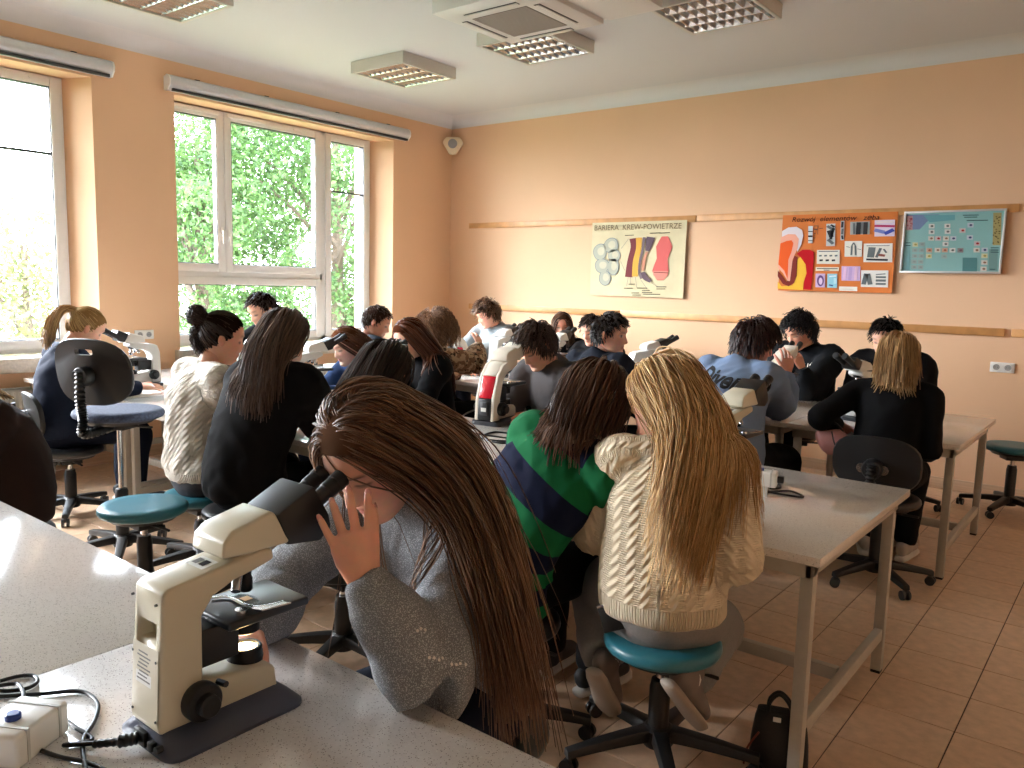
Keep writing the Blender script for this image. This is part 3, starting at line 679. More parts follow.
# ------------------------------------------------------------------ tables
def table(x0, x1, y0, y1, lab, h=TT, group='student tables in rows'):
    cx, cy = (x0+x1)/2, (y0+y1)/2; e = empty('lab_table', (cx, cy, 0)); a, b = (x1-x0)/2, (y1-y0)/2
    MB().box(-a, a, -b, b, h-0.03, h).build('tabletop', m_terr2, e, bevel=0.002)
    ap = MB(); i = 0.035
    for s in (-1, 1):
        ap.box(-a+i, a-i, s*(b-i)-0.02*(s > 0)-0.0, s*(b-i)+0.02*(s < 0), h-0.085, h-0.031)
        ap.box(s*(a-i)-0.02*(s > 0), s*(a-i)+0.02*(s < 0), -b+i, b-i, h-0.085, h-0.031)
    ap.build('apron', m_steel, e, bevel=0.002)
    L = 0.042
    for sx in (-1, 1):
        for sy in (-1, 1):
            lx, ly = sx*(a-i-L/2), sy*(b-i-L/2-0.025)
            lg = MB().box(lx-L/2, lx+L/2, ly-L/2, ly+L/2, 0.012, h-0.031).build('leg', m_steel, e, bevel=0.003)
            MB().box(lx-L/2+0.002, lx+L/2-0.002, ly-L/2+0.002, ly+L/2-0.002, 0.0, 0.012).build('foot_cap', m_black, lg)
        MB().box(sx*(a-i-L/2)-0.016, sx*(a-i-L/2)+0.016, -b+i+L, b-i-L, 0.15, 0.20).build('side_rail', m_steel, e, bevel=0.003)
    MB().box(-a+i+L, a-i-L, -0.016, 0.016, 0.15, 0.20).build('stretcher', m_steel, e, bevel=0.003)
    tag(e, lab, 'table', group); return e
R1 = (2.486, 3.664); R2 = (4.965, 6.245)
table(-2.23, -0.731, *R1, 'speckled lab table nearest the camera at the right, by the girl in cream')
table(-3.75, -2.235, *R1, 'speckled lab table carrying the red and ivory microscope of the grey-hooded boy')
table(-5.27, -3.755, *R1, 'speckled lab table in front of the black-hooded girl with long hair')
table(-6.79, -5.275, *R1, 'speckled lab table by the pier, in front of the ponytailed girl')
table(-1.735, -0.76, *R2, 'speckled lab table by the back wall at the right end, by the blonde girl')
table(-3.25, -1.74, *R2, 'speckled lab table between the blue-hooded boy and the back wall')
table(-4.765, -3.255, *R2, 'speckled lab table behind the grey-hooded boy near the back wall')
table(-6.28, -4.77, *R2, 'speckled lab table in the window corner by the back wall')

def bench(x0, x1, lab):
    y0, y1 = -0.15, 1.105; e = empty('demonstration_bench', ((x0+x1)/2, (y0+y1)/2, 0)); a, b = (x1-x0)/2, (y1-y0)/2
    MB().box(-a, a, -b, b, TZ-0.03, TZ).build('worktop', m_terr, e, bevel=0.002)
    for sx in (-1, 1):
        for sy in (-1, 1):
            lx, ly = sx*(a-0.07), sy*(b-0.09); MB().box(lx-0.021, lx+0.021, ly-0.021, ly+0.021, 0, TZ-0.031).build('leg', m_steel, e, bevel=0.003)
        MB().box(sx*(a-0.07)-0.016, sx*(a-0.07)+0.016, -b+0.12, b-0.12, 0.15, 0.20).build('side_rail', m_steel, e, bevel=0.003)
    ap = MB(); ap.box(-a+0.05, a-0.05, -b+0.07, -b+0.09, TZ-0.085, TZ-0.031); ap.box(-a+0.05, a-0.05, b-0.09, b-0.07, TZ-0.085, TZ-0.031)
    ap.build('apron', m_steel, e)
    tag(e, lab, 'bench', 'speckled benches in the foreground'); return e
bench(-1.779, -0.25, 'speckled foreground bench carrying the large beige microscope')
bench(-4.45, -1.781, 'speckled foreground bench at the left reflecting the window')

# ------------------------------------------------------------------ stools and chairs
m_teal = M('teal_vinyl', (44, 112, 128), 0.38, bump=(180, 0.04))
m_fab = M('dark_blue_fabric', (52, 62, 84), 0.85, var=(70, 0.35), bump=(200, 0.2))
m_vinb = M('black_vinyl', (28, 29, 32), 0.35)
def swivel(loc, rz, seat_z, lab, seat='teal', back=None, r=0.20, base_r=0.31, spin=0.0, cat='stool', group=None, name='swivel_stool', seat_r2=None):
    e = empty(name, loc, rz); rs = seat_r2 or r
    sm = {'teal': m_teal, 'black': m_vinb, 'fabric': m_fab}[seat]
    prof = [(0.01, seat_z-0.055), (r*0.85, seat_z-0.055), (r*0.97, seat_z-0.042), (r, seat_z-0.028), (r*0.985, seat_z-0.012), (r*0.93, seat_z-0.002), (r*0.7, seat_z), (0.01, seat_z-0.004)]
    s = MB().lathe(prof, (0, 0, 0), 40); s.xf(lambda p: np.array([p[0], p[1]*rs/r, p[2]])); s.build('seat', sm, e, smooth=60)
    MB().lathe([(0.01, seat_z-0.075), (r*0.72, seat_z-0.075), (r*0.8, seat_z-0.056), (0.01, seat_z-0.056)], (0, 0, 0), 24).build('seat_shell', m_black, e)
    m = MB().box(-0.07, 0.07, -0.06, 0.06, seat_z-0.115, seat_z-0.074); m.tube([(0.05, 0, seat_z-0.095), (0.17, 0.02, seat_z-0.1), (0.2, 0.02, seat_z-0.1)], 0.007, 8)
    m.build('tilt_mechanism', m_black, e, bevel=0.006)
    if seat_z > 0.7:
        MB().cyl((0, 0, 0.36), (0, 0, seat_z-0.11), 0.015).build('gas_rod', m_chrome, e)
        MB().lathe([(0.036, 0.09), (0.036, 0.38), (0.03, 0.395), (0.018, 0.40)], (0, 0, 0), 20).build('column', m_black, e)
    else:
        MB().cyl((0, 0, seat_z-0.17), (0, 0, seat_z-0.11), 0.016).build('gas_rod', m_chrome, e)
        MB().lathe([(0.036, 0.07), (0.036, seat_z-0.19), (0.032, seat_z-0.175), (0.03, seat_z-0.16)], (0, 0, 0), 20).build('column', m_black, e)
    MB().lathe([(0.05, 0.055), (0.058, 0.07), (0.055, 0.115), (0.042, 0.125)], (0, 0, 0), 20).build('hub', m_black, e)
    for k in range(5):
        a = spin+2*pi*k/5; c, s_ = cos(a), sin(a)
        l = MB(); n = 6; P = [(0.03+(base_r-0.03)*i/n, 0.10-0.030*(i/n)**1.5) for i in range(n+1)]
        vs = []
        for i, (d, z) in enumerate(P):
            w = 0.030-0.010*i/n; h = 0.022-0.008*i/n
            for (q, zz) in ((-w, z-h), (w, z-h), (w*0.85, z+h), (-w*0.85, z+h)): vs.append((c*d-s_*q, s_*d+c*q, zz))
        l.add(vs, [(i*4+j, i*4+(j+1) % 4, (i+1)*4+(j+1) % 4, (i+1)*4+j) for i in range(n) for j in range(4)]+[(3, 2, 1, 0), tuple(n*4+j for j in range(4))])
        lg = l.build('base_leg', m_black, e, bevel=0.005)
        cm = MB(); cx, cy = c*(base_r-0.012), s_*(base_r-0.012); b2 = a+1.1+k*0.9; ux, uy = cos(b2), sin(b2)
        for q in (-1, 1): cm.tube([(cx+ux*q*0.008, cy+uy*q*0.008, 0.026), (cx+ux*q*0.022, cy+uy*q*0.022, 0.026)], 0.026, 16)
        cm.tube([(cx, cy, 0.03), (cx, cy, 0.07)], 0.011, 8); cm.build('caster', m_dgrey if cat == 'chair' else m_black, lg, smooth=50)
    if back:
        bz, bw, bh, by, tl = back['z'], back['w'], back['h'], back['y'], back.get('tilt', 0.12)
        # ribbed gaiter support curving up behind the seat (back is towards local -y)
        path = smooth_path([(0, -0.05, seat_z-0.095), (0, -r-0.02, seat_z-0.10), (0, by-0.035, seat_z-0.02), (0, by-0.05, seat_z+0.08), (0, by-0.045, bz+0.01)], 14)
        rad = [0.024+0.0045*cos(i*2*pi/2.0) for i in range(len(path))]
        MB().tube(path, rad, 12).build('ribbed_support', m_black, e, smooth=60)
        n = 28; vs = []; hole = []
        for (yy, sc) in ((0.0, 0.97), (0.012, 1.0), (0.030, 0.97)):
            for k in range(n):
                t = 2*pi*k/n; ex = 0.75
                x = bw/2*math.copysign(abs(cos(t))**ex, cos(t))*sc; z = bh/2*math.copysign(abs(sin(t))**ex, sin(t))*sc
                x *= 1-0.12*(z/(bh/2))*back.get('taper', 0.0)
                vs.append((x, by+yy+0.9*x*x+tl*-z, bz+z))
        B = MB(); fs = [(i*n+k, i*n+(k+1) % n, (i+1)*n+(k+1) % n, (i+1)*n+k) for i in range(2) for k in range(n)]
        if back.get('slot'):
            sw, sh, szc = 0.055, 0.016, bh*0.30; b0 = len(vs)
            for yy in (0.0, 0.030):
                for k in range(n):
                    t = 2*pi*k/n; x = sw*math.copysign(abs(cos(t))**0.4, cos(t)); z = szc+sh*math.copysign(abs(sin(t))**0.4, sin(t))
                    vs.append((x, by+yy+0.9*x*x+tl*-z, bz+z))
            fs += [(k, (k+1) % n, b0+(k+1) % n, b0+k) for k in range(n)]+[(2*n+k, 2*n+(k+1) % n, b0+n+(k+1) % n, b0+n+k) for k in range(n)]+[(b0+k, b0+(k+1) % n, b0+n+(k+1) % n, b0+n+k) for k in range(n)]
        else:
            vs += [(0, by, bz), (0, by+0.03, bz)]; c0 = 3*n
            fs += [(c0, (k+1) % n, k) for k in range(n)]+[(c0+1, 2*n+k, 2*n+(k+1) % n) for k in range(n)]
        B.add(vs, fs); bo = B.build('backrest', back.get('mat', m_black), e, smooth=50)
        MB().lathe([(0.001, -0.055), (0.045, -0.055), (0.055, -0.04), (0.055, 0.0)], (0, by-0.0, bz-0.02), 18, axis=1).build('back_mount', m_black, e)
        if back.get('screws'):
            for q in (-1, 1): MB().lathe([(0.001, -0.03), (0.026, -0.028), (0.03, -0.015), (0.03, 0.0)], (q*0.055, by, bz-0.02), 16, axis=1).build('chrome_bolt', m_chrome, e)
        if back.get('knob'):
            MB().tube([(0, by-0.05, bz-0.02), (0, by-0.12, bz-0.02)], 0.011, 10).build('knob_rod', m_chrome, e)
            MB().lathe([(0.015, -0.15), (0.026, -0.145), (0.026, -0.115), (0.015, -0.11)], (0, by, bz-0.02), 14, axis=1).build('knob', m_black, e)
            MB().tube([(0, by-0.06, bz-0.02), (0.02, by-0.075, bz+0.09)], 0.012, 10).build('lever', m_black, e)
    tag(e, lab, cat, group or 'swivel seats'); return e
swivel((-1.2, 2.38, 0), 0, 0.45, 'teal round swivel stool under the girl in the cream cable-knit sweater', r=0.20, base_r=0.34, spin=radians(20))
swivel((-3.74, 1.87, 0), 0, 0.52, 'empty teal round swivel stool in front of the girl in white knit', r=0.205, base_r=0.33, spin=radians(5))
swivel((-4.02, 2.33, 0), 0, 0.44, 'teal round swivel stool under the girl in the white knit sweater', r=0.195, base_r=0.31, spin=radians(40))
swivel((-3.50, 2.26, 0), 0, 0.47, 'black round swivel stool under the girl in the black hoodie', 'black', r=0.20, base_r=0.31, spin=radians(60))
swivel((-0.72, 7.02, 0), radians(30), 0.52, 'empty teal swivel stool by the back wall, cut by the right edge', r=0.20, base_r=0.33, spin=radians(10))
swivel((-4.55, 2.15, 0), radians(26), 0.86, 'tall empty swivel chair with patterned dark blue seat and slotted black backrest', 'fabric', dict(z=1.09, w=0.48, h=0.37, y=-0.24, tilt=0.16, slot=True, taper=0.0), r=0.25, seat_r2=0.23, base_r=0.34, spin=radians(15), cat='chair', name='swivel_chair')
swivel((-5.58, 2.30, 0), radians(-8), 0.47, 'black swivel chair with chrome adjuster under the ponytailed girl', 'black', dict(z=0.70, w=0.38, h=0.30, y=-0.24, tilt=0.1, knob=True), r=0.21, base_r=0.31, spin=radians(50), cat='chair', name='swivel_chair')
swivel((-1.10, 4.76, 0), radians(2), 0.50, 'black swivel chair with two chrome bolts behind the blonde girl in black', 'black', dict(z=0.71, w=0.46, h=0.31, y=-0.24, tilt=0.08, screws=True), r=0.21, base_r=0.31, spin=radians(25), cat='chair', name='swivel_chair')
swivel((-1.70, 2.16, 0), 0, 0.45, 'black stool under the girl in the green and navy striped jumper', 'black', r=0.19, base_r=0.31, spin=radians(33))
swivel((-2.58, 2.14, 0), 0, 0.45, 'black stool hidden under the girl in the beige ribbed sweater', 'black', r=0.19, base_r=0.30)
swivel((-1.30, 1.52, 0), pi, 0.47, 'black stool under the girl in the grey sequinned sweater', 'black', r=0.2, base_r=0.33, spin=radians(70))
swivel((-4.05, 1.38, 0), pi, 0.44, 'black stool under the person in the dark jacket at the left edge', 'black', r=0.2, base_r=0.29)
for (x, y, lab) in ((-5.85, 3.98, 'black stool behind the pier table under the boy by the window'), (-4.62, 4.02, 'black stool under the girl in the navy top'), (-3.95, 4.0, 'black stool under the girl with long auburn hair'),
                    (-2.9, 4.0, 'black stool under the boy in the charcoal hoodie'), (-5.3, 4.6, 'black stool under the boy turned right by the window'), (-4.55, 4.55, 'black stool under the curly-haired person in camouflage sleeves'),
                    (-2.98, 4.6, 'black stool under the dark-hooded boy looking right'), (-1.92, 4.6, 'black stool under the boy in the blue hoodie'), (-5.6, 6.62, 'black stool under the far boy in the light grey hoodie'),
                    (-4.75, 6.68, 'black stool under the smiling girl by the back wall'), (-4.2, 6.66, 'black stool under the dark-haired person at the far white microscope'), (-2.2, 6.6, 'black stool under the boy in the black lettered hoodie'), (-1.4, 6.62, 'black stool under the person hidden behind the blonde girl')):
    swivel((x, y, 0), random.uniform(0, 6), 0.48, lab, 'black', r=0.19, base_r=0.29)

# ------------------------------------------------------------------ microscopes
PAL = {
 'beige': dict(body=M('beige_enamel', (198, 190, 166), 0.35, var=(6, 0.03)), base=M('slate_blue_base', (66, 72, 88), 0.4), head=M('beige_enamel_head', (206, 200, 178), 0.32)),
 'white': dict(body=M('white_enamel', (216, 216, 212), 0.32), base=M('dark_base', (48, 50, 56), 0.4), head=M('white_enamel_head', (224, 223, 218), 0.3)),
 'red': dict(body=M('ivory_enamel', (222, 214, 198), 0.32), base=M('dark_base', (48, 50, 56), 0.4), head=M('ivory_enamel_head', (224, 216, 202), 0.3)),
}
m_red = M('red_gloss_plastic', (192, 26, 44), 0.22, coat=0.4)
m_stage = M('black_stage', (30, 33, 38), 0.28)
m_lens = M('warm_lamp_lens', (255, 226, 170), 0.2, emis=((255, 214, 150), 6.0))
m_lensoff = M('lamp_lens', (200, 196, 180), 0.15)
m_paper = M('label_paper', (222, 222, 216), 0.6)
m_slide = glass_mat('slide_glass', (0.93, 0.97, 0.95, 1))
def microscope(loc, rz, style, lab, detail=1, lamp=False, sc=1.0):
    e = empty('microscope', loc, rz); e.scale = (sc, sc, sc); P = PAL[style]; X = 1
    # base plinth (flared)
    def ring(w, y0, y1, z, r=0.03, n=5):
        pts = []
        for (cx, cy, a0) in ((w-r, y1-r, 0), (-w+r, y1-r, 90), (-w+r, y0+r, 180), (w-r, y0+r, 270)):
            for k in range(n): a = radians(a0+90*k/(n-1)); pts.append((cx+r*cos(a), cy+r*sin(a), z))
        return pts
    rings = [ring(0.098, -0.143, 0.148, 0.0), ring(0.098, -0.143, 0.149, 0.007), ring(0.076, -0.141, 0.134, 0.024), ring(0.056, -0.138, 0.116, 0.040)]
    if style != 'beige': rings = [ring(0.088, -0.13, 0.14, 0.0), ring(0.09, -0.13, 0.142, 0.006), ring(0.088, -0.13, 0.14, 0.022), ring(0.08, -0.125, 0.13, 0.027)]
    n = len(rings[0]); b = MB(); b.add([p for r in rings for p in r], [(i*n+k, i*n+(k+1) % n, (i+1)*n+(k+1) % n, (i+1)*n+k) for i in range(len(rings)-1) for k in range(n)]+[tuple(range(n))[::-1], tuple((len(rings)-1)*n+k for k in range(n))])
    b.build('base', P['base'], e, smooth=45)
    # stand arm
    if style == 'red':
        prof = [(-0.135, 0.026), (-0.128, 0.14), (-0.085, 0.262), (-0.04, 0.312), (0.03, 0.335), (0.098, 0.335), (0.102, 0.305), (0.055, 0.285), (-0.005, 0.27), (-0.045, 0.225), (-0.068, 0.14), (-0.07, 0.026)]
        for s in (-1, 1):
            a = MB().prism(prof, 0, s*0.048-0.009, s*0.048+0.009); a.build('arm_side', P['body'], e, bevel=0.003)
        MB().prism([(-0.137, 0.03), (-0.131, 0.14), (-0.07, 0.14), (-0.07, 0.03)], 0, -0.040, 0.040).build('rear_box', m_black, e, bevel=0.006)
        MB().prism([(-0.130, 0.142), (-0.089, 0.258), (-0.050, 0.235), (-0.07, 0.142)], 0, -0.040, 0.040).build('red_cover', m_red, e, bevel=0.006)
        MB().prism([(-0.088, 0.259), (-0.04, 0.314), (0.03, 0.337), (0.098, 0.337), (0.100, 0.305), (0.055, 0.287), (-0.005, 0.272), (-0.045, 0.235)], 0, -0.040, 0.040).build('arm_bridge', P['body'], e, bevel=0.004)
        MB().box(-0.022, 0.022, -0.1405, -0.134, 0.055, 0.125).build('rear_panel', m_dgrey, e, bevel=0.004)
        MB().box(-0.014, 0.016, -0.1425, -0.1395, 0.075, 0.095).build('label', m_paper, e)
    else:
        prof = [(-0.136, 0.037), (-0.122, 0.292), (-0.112, 0.300), (0.075, 0.326), (0.105, 0.322), (0.108, 0.300), (0.06, 0.288), (0.02, 0.281), (-0.025, 0.262), (-0.048, 0.232), (-0.05, 0.10), (-0.05, 0.037)]
        if style == 'white': prof = [(-0.125, 0.027), (-0.118, 0.25), (-0.10, 0.30), (-0.07, 0.312), (0.075, 0.326), (0.105, 0.322), (0.108, 0.300), (0.06, 0.278), (0.0, 0.272), (-0.045, 0.252), (-0.062, 0.222), (-0.055, 0.10), (-0.05, 0.027)]
        a = MB().prism(prof, 0, -0.05, 0.05)
        a.xf(lambda p: np.array([p[0]*(1.06-0.5*max(0, p[2]-0.037)*0.6), p[1], p[2]]))
        arm = a.build('arm', P['body'], e, bevel=0.006, seg=3)
        if style == 'beige':
            cut = MB().box(-0.032, 0.032, -0.2, -0.098, 0.196, 0.236).build('cutter', None); bo = arm.modifiers.new('recess', 'BOOLEAN'); bo.object = cut; bo.operation = 'DIFFERENCE'; bo.solver = 'EXACT'
            cut.parent = e
            dg = bpy.context.evaluated_depsgraph_get(); nm = bpy.data.meshes.new_from_object(arm.evaluated_get(dg)); arm.modifiers.clear(); arm.data = nm; bpy.data.objects.remove(cut, do_unlink=True)
            if detail:
                bp = MB().add([(-0.046, -0.1375, 0.05), (0.046, -0.1375, 0.05), (0.045, -0.1305, 0.19), (-0.045, -0.1305, 0.19)], [(0, 1, 2, 3)]); bp.build('back_plate', P['body'], arm)
                lb = MB().add([(-0.032, -0.1345, 0.115), (0.022, -0.1345, 0.115), (0.022, -0.1305, 0.180), (-0.032, -0.1305, 0.180)], [(0, 1, 2, 3)]).build('rating_label', m_paper, arm)
                tx = MB()
                for k in range(8): z = 0.122+k*0.0072; yy = -0.1348+0.004*(z-0.115)/0.065; tx.box(-0.028+0.004*(k % 3), 0.018-0.005*((k*2) % 3), yy-0.0004, yy, z, z+0.0026)
                tx.build('label_print', i_grey, lb, smooth=0)
                for sx_ in (-0.041, 0.041):
                    for z in (0.06, 0.17, 0.275): MB().cyl((sx_, -0.132-0.006*(1-z/0.3), z), (sx_, -0.139+0.012*(z-0.05)/0.233-0.0006, z), 0.0025, seg=8).build('screw', m_dgrey, arm)
                st = MB().add([(-0.028, -0.035, 0.3115), (0.028, -0.035, 0.3115), (0.028, 0.0, 0.3165), (-0.028, 0.0, 0.3165)], [(0, 1, 2, 3)]).build('sticker', m_paper, arm)
                MB().add([(0.0, -0.027, 0.3135), (0.018, -0.027, 0.3135), (0.018, -0.008, 0.3162), (0.0, -0.008, 0.3162)], [(0, 1, 2, 3)]).build('sticker_print', i_black, st)
                MB().add([(-0.022, -0.027, 0.3135), (-0.006, -0.027, 0.3135), (-0.006, -0.008, 0.3162), (-0.022, -0.008, 0.3162)], [(0, 1, 2, 3)]).build('sticker_print', i_grey, st)
        else:
            for z in (0.14, 0.17): MB().box(0.05, 0.056, -0.11, -0.085, z, z+0.012).build('arm_button', m_black, arm, bevel=0.002)
    # illuminator block
    z1 = 0.098
    MB().prism([(-0.05, 0.03), (-0.05, z1+0.012), (-0.02, z1+0.004), (0.09, z1-0.008), (0.108, z1-0.02), (0.113, 0.03)], 0, -0.05, 0.05).build('illuminator_block', P['body'], e, bevel=0.008, seg=3)
    MB().lathe([(0.034, z1-0.012), (0.036, z1), (0.034, z1+0.004), (0.035, z1+0.008), (0.033, z1+0.012), (0.034, z1+0.018), (0.031, z1+0.022), (0.026, z1+0.022), (0.025, z1+0.016)], (0, 0.07, 0), 28).build('lamp_ring', m_blackm, e, smooth=50)
    ln_ = MB().lathe([(0.001, z1+0.0175), (0.0245, z1+0.017), (0.0245, z1+0.012)], (0, 0.07, 0), 24).build('lamp_lens', m_lens if lamp else m_lensoff, e)
    # condenser, stage, clips
    MB().lathe([(0.024, 0.150), (0.03, 0.154), (0.03, 0.178), (0.034, 0.182), (0.034, 0.194)], (0, 0.07, 0), 24).build('condenser', m_blackm, e)
    MB().box(-0.03, 0.03, -0.06, 0.04, 0.12, 0.195).build('focus_slide', m_black, e, bevel=0.004)
    MB().box(-0.072, 0.078, -0.012, 0.170, 0.195, 0.213).build('stage', m_stage, e, bevel=0.006, seg=3)
    if detail:
        MB().lathe([(0.001, 0.2132), (0.020, 0.2132), (0.020, 0.2136)], (0, 0.075, 0), 20).xf(lambda p: np.array([p[0]*1.6+0.0, p[1], p[2]])).build('stage_opening', m_black, e)
        cl = MB().tube(smooth_path([(-0.05, 0.03, 0.2165), (-0.03, 0.055, 0.2165), (0.03, 0.055, 0.2165), (0.06, 0.075, 0.2165), (0.068, 0.115, 0.2165)], 5), 0.005, 6); cl.xf(lambda p: np.array([p[0], p[1], 0.2165+(p[2]-0.2165)*0.35])); cl.build('specimen_holder', m_chrome, e)
        MB().prism([(0.035, 0.04), (0.075, 0.06), (0.085, 0.12), (0.07, 0.11), (0.055, 0.065)], 2, 0.2145, 0.2175).build('clip_finger', m_chrome, e)
        MB().cyl((0.052, 0.03, 0.213), (0.052, 0.03, 0.222), 0.012).build('holder_screw', m_chrome, e)
        sl = MB().box(-0.038, 0.036, 0.062, 0.088, 0.2140, 0.2152).build('glass_slide', m_slide, e)
        MB().box(-0.01, 0.01, 0.066, 0.084, 0.2153, 0.2158).build('specimen', M('amber_specimen', (206, 160, 92), 0.4), sl)
    # focus knobs
    for s in (-1, 1):
        k = MB().lathe([(0.034, 0.052), (0.036, 0.056), (0.036, 0.075), (0.033, 0.079), (0.021, 0.08), (0.021, 0.096), (0.018, 0.099), (0.001, 0.099)], (0, -0.062, 0.085 if style != 'beige' else 0.078), 28, axis=0)
        k.xf(lambda p: np.array([s*p[0], p[1], p[2]])); k.build('focus_knob', m_black, e, smooth=40)
    MB().tube([(0.05, -0.02, 0.095), (0.075, -0.018, 0.097)], 0.006, 8).build('tension_lever', m_black, e)
    # nosepiece and objectives
    MB().lathe([(0.03, 0.300), (0.035, 0.292), (0.03, 0.282), (0.018, 0.276), (0.001, 0.276)], (0, 0.062, 0), 24).build('nosepiece', m_blackm, e)
    MB().lathe([(0.011, 0.232), (0.013, 0.236), (0.013, 0.258), (0.011, 0.262), (0.011, 0.280)], (0, 0.075, 0), 18).build('objective', m_blackm if style == 'beige' else m_chrome, e)
    for s in (-1, 1):
        MB().tube([(s*0.012, 0.05, 0.283), (s*0.035, 0.03, 0.252)], [0.011, 0.009], 14).build('objective', m_chrome, e)
    # head
    hp = [(-0.008, 0.328), (0.148, 0.326), (0.110, 0.394), (0.100, 0.397), (0.016, 0.377), (-0.004, 0.360)]
    h = MB().prism(hp, 0, -0.056, 0.056); h.xf(lambda p: np.array([p[0]*(1.0-2.2*max(0, p[2]-0.345)), p[1], p[2]])); h.build('head', P['head'], e, bevel=0.007, seg=3)
    MB().lathe([(0.046, 0.318), (0.046, 0.330)], (0, 0.06, 0), 28).build('head_collar', P['body'], e)
    bp_ = [(0.135, 0.322), (0.215, 0.312), (0.245, 0.335), (0.238, 0.365), (0.200, 0.432), (0.112, 0.390)]
    if style == 'beige':
        bb = MB().prism(bp_, 0, -0.056, 0.056); bb.build('binocular_body', m_black, e, bevel=0.006)
    else:
        bb = MB().prism([(0.13, 0.330), (0.18, 0.34), (0.205, 0.38), (0.185, 0.42), (0.112, 0.390)], 0, -0.05, 0.05); bb.build('binocular_body', P['head'] if style == 'red' else m_black, e, bevel=0.006)
    d = np.array([0, cos(radians(28)), sin(radians(28))]); st0 = np.array([0, 0.185, 0.372])
    for s in (-1, 1):
        o = st0+np.array([s*0.031, 0, 0])
        MB().tube([o, o+d*0.07, o+d*0.072, o+d*0.098, o+d*0.099, o+d*0.121, o+d*0.1215], [0.017, 0.017, 0.019, 0.019, 0.0205, 0.0205, 0.016], 20).build('eyepiece', m_black, e, smooth=40)
    if style == 'beige' and detail:
        MB().box(0.035, 0.05, -0.152, -0.14, 0.012, 0.028).build('fuse_cap', m_black, e, bevel=0.002)
        MB().cyl((0.062, -0.138, 0.02), (0.062, -0.15, 0.02), 0.007, seg=10).build('fuse_cap', m_black, e)
        MB().box(-0.02, 0.018, -0.148, -0.138, 0.006, 0.034).build('power_inlet', m_black, e, bevel=0.002)
    tag(e, lab, 'microscope', 'microscopes on the tables'); return e
BM = (-1.357, 0.805, TZ)
microscope(BM, 0, 'beige', 'large beige microscope with lit lamp on the foreground bench', lamp=True)
_p = ATZ(719, 417, TT+0.295); microscope((_p[0], _p[1]+0.122, TT), radians(-3), 'beige', 'beige microscope behind the long blonde hair of the girl in cream')
_p = ATZ(483, 425, TT); microscope((_p[0]+0.0, _p[1]+0.13, TT), radians(8), 'red', 'ivory microscope with red cover used by the boy in the charcoal hoodie', sc=1.12)
microscope((-5.82, 2.93, TT), pi, 'white', 'white microscope the ponytailed girl looks into')
_p = ATY(246, 330, 3.30); microscope((_p[0], 3.32, TT), 0, 'white', 'white microscope behind the black-hooded girl, before the lower window pane')
_p = ATY(308, 352, 3.42); microscope((_p[0], 3.40, TT), radians(-10), 'white', 'white microscope the girl with the long hair and navy top looks into')
_p = ATY(360, 378, 3.35); microscope((_p[0], 3.38, TT), radians(-12), 'red', 'red-covered microscope of the auburn-haired girl, behind the dark-haired girl')
_p = ATY(500, 340, 5.85); microscope((_p[0], 5.86, TT), radians(6), 'white', 'white microscope the far boy in light grey looks into')
_p = ATY(460, 350, 5.45); microscope((_p[0], 5.40, TT), pi, 'red', 'red-covered microscope gripped by the person in camouflage sleeves')
_p = ATY(556, 345, 5.85); microscope((_p[0], 5.84, TT), radians(4), 'white', 'white microscope left of the dark-hooded boy looking right')
_p = ATY(648, 348, 5.75); microscope((_p[0], 5.68, TT), radians(-30), 'white', 'white microscope whose eyepieces show above the blonde girl in cream')
_p = ATY(783, 352, 5.85); microscope((_p[0], 5.83, TT), radians(0), 'red', 'red-covered microscope held by the boy in the black lettered hoodie')
_p = ATY(858, 365, 5.35); microscope((_p[0], 5.50, TT), radians(165), 'white', 'white microscope with both eyepieces upright, left of the blonde girl in black')

# ------------------------------------------------------------------ power supplies, cables, bags
m_cable = M('black_cable', (16, 16, 17), 0.35)
def cable(pts, r, lab, z=None, name='power_cable', n=8):
    P = smooth_path(pts, n); o = MB().tube(P-P[0], r, 8).build(name, m_cable, None, smooth=60, loc=tuple(P[0])); tag(o, lab, 'cable'); return o
def psu(loc, rz, lab, dims=(0.075, 0.11, 0.06), band=True, plug=True):
    e = empty('power_supply', loc, rz); a, b, c = dims
    MB().box(-a/2, a/2, -b/2, b/2, 0, c).build('case', m_white, e, bevel=0.008, seg=3)
    s = MB()
    for k in (-0.3, 0.3): s.box(-a/2-0.0015, a/2+0.0015, k*b-0.003, k*b+0.003, 0.004, c+0.0015)
    s.build('seam', M('plastic_seam', (196, 195, 190), 0.4), e)
    MB().lathe([(0.013, c), (0.013, c+0.008), (0.010, c+0.011), (0.001, c+0.011)], (0, -b*0.1, 0), 16).build('blue_knob', M('blue_knob', (24, 60, 150), 0.35), e)
    if plug: MB().box(-0.015, 0.015, b/2, b/2+0.025, c*0.3, c*0.75).build('plug', m_black, e, bevel=0.004)
    tag(e, lab, 'power supply', 'white lamp power supplies'); return e
_q = ATZ(8, 752, TZ); psu((_q[0]+0.0, _q[1]+0.02, TZ), radians(30), 'white lamp power supply with blue knob on the bench corner', (0.10, 0.13, 0.062), plug=False)
_q = ATZ(760, 497, TT); e_ = psu((_q[0], _q[1]+0.02, TT+0.045), radians(-75), 'white power supply tied beside the cord on the right table')
MB().box(-0.012, 0.012, -0.02, 0.02, -0.045, 0.0).build('stand', m_white, e_)
_q = ATZ(333, 398, TT); psu((_q[0], _q[1], TT), radians(-60), 'white power supply on the table in front of the navy-topped girl')
_q = ATY(437, 350, 5.9); psu((_q[0]+0.35, 5.75, TT), radians(-60), 'white power supply beside the far grey-hooded boy')
def zc(px, py, z=TZ+0.005): return tuple(ATZ(px, py, z))
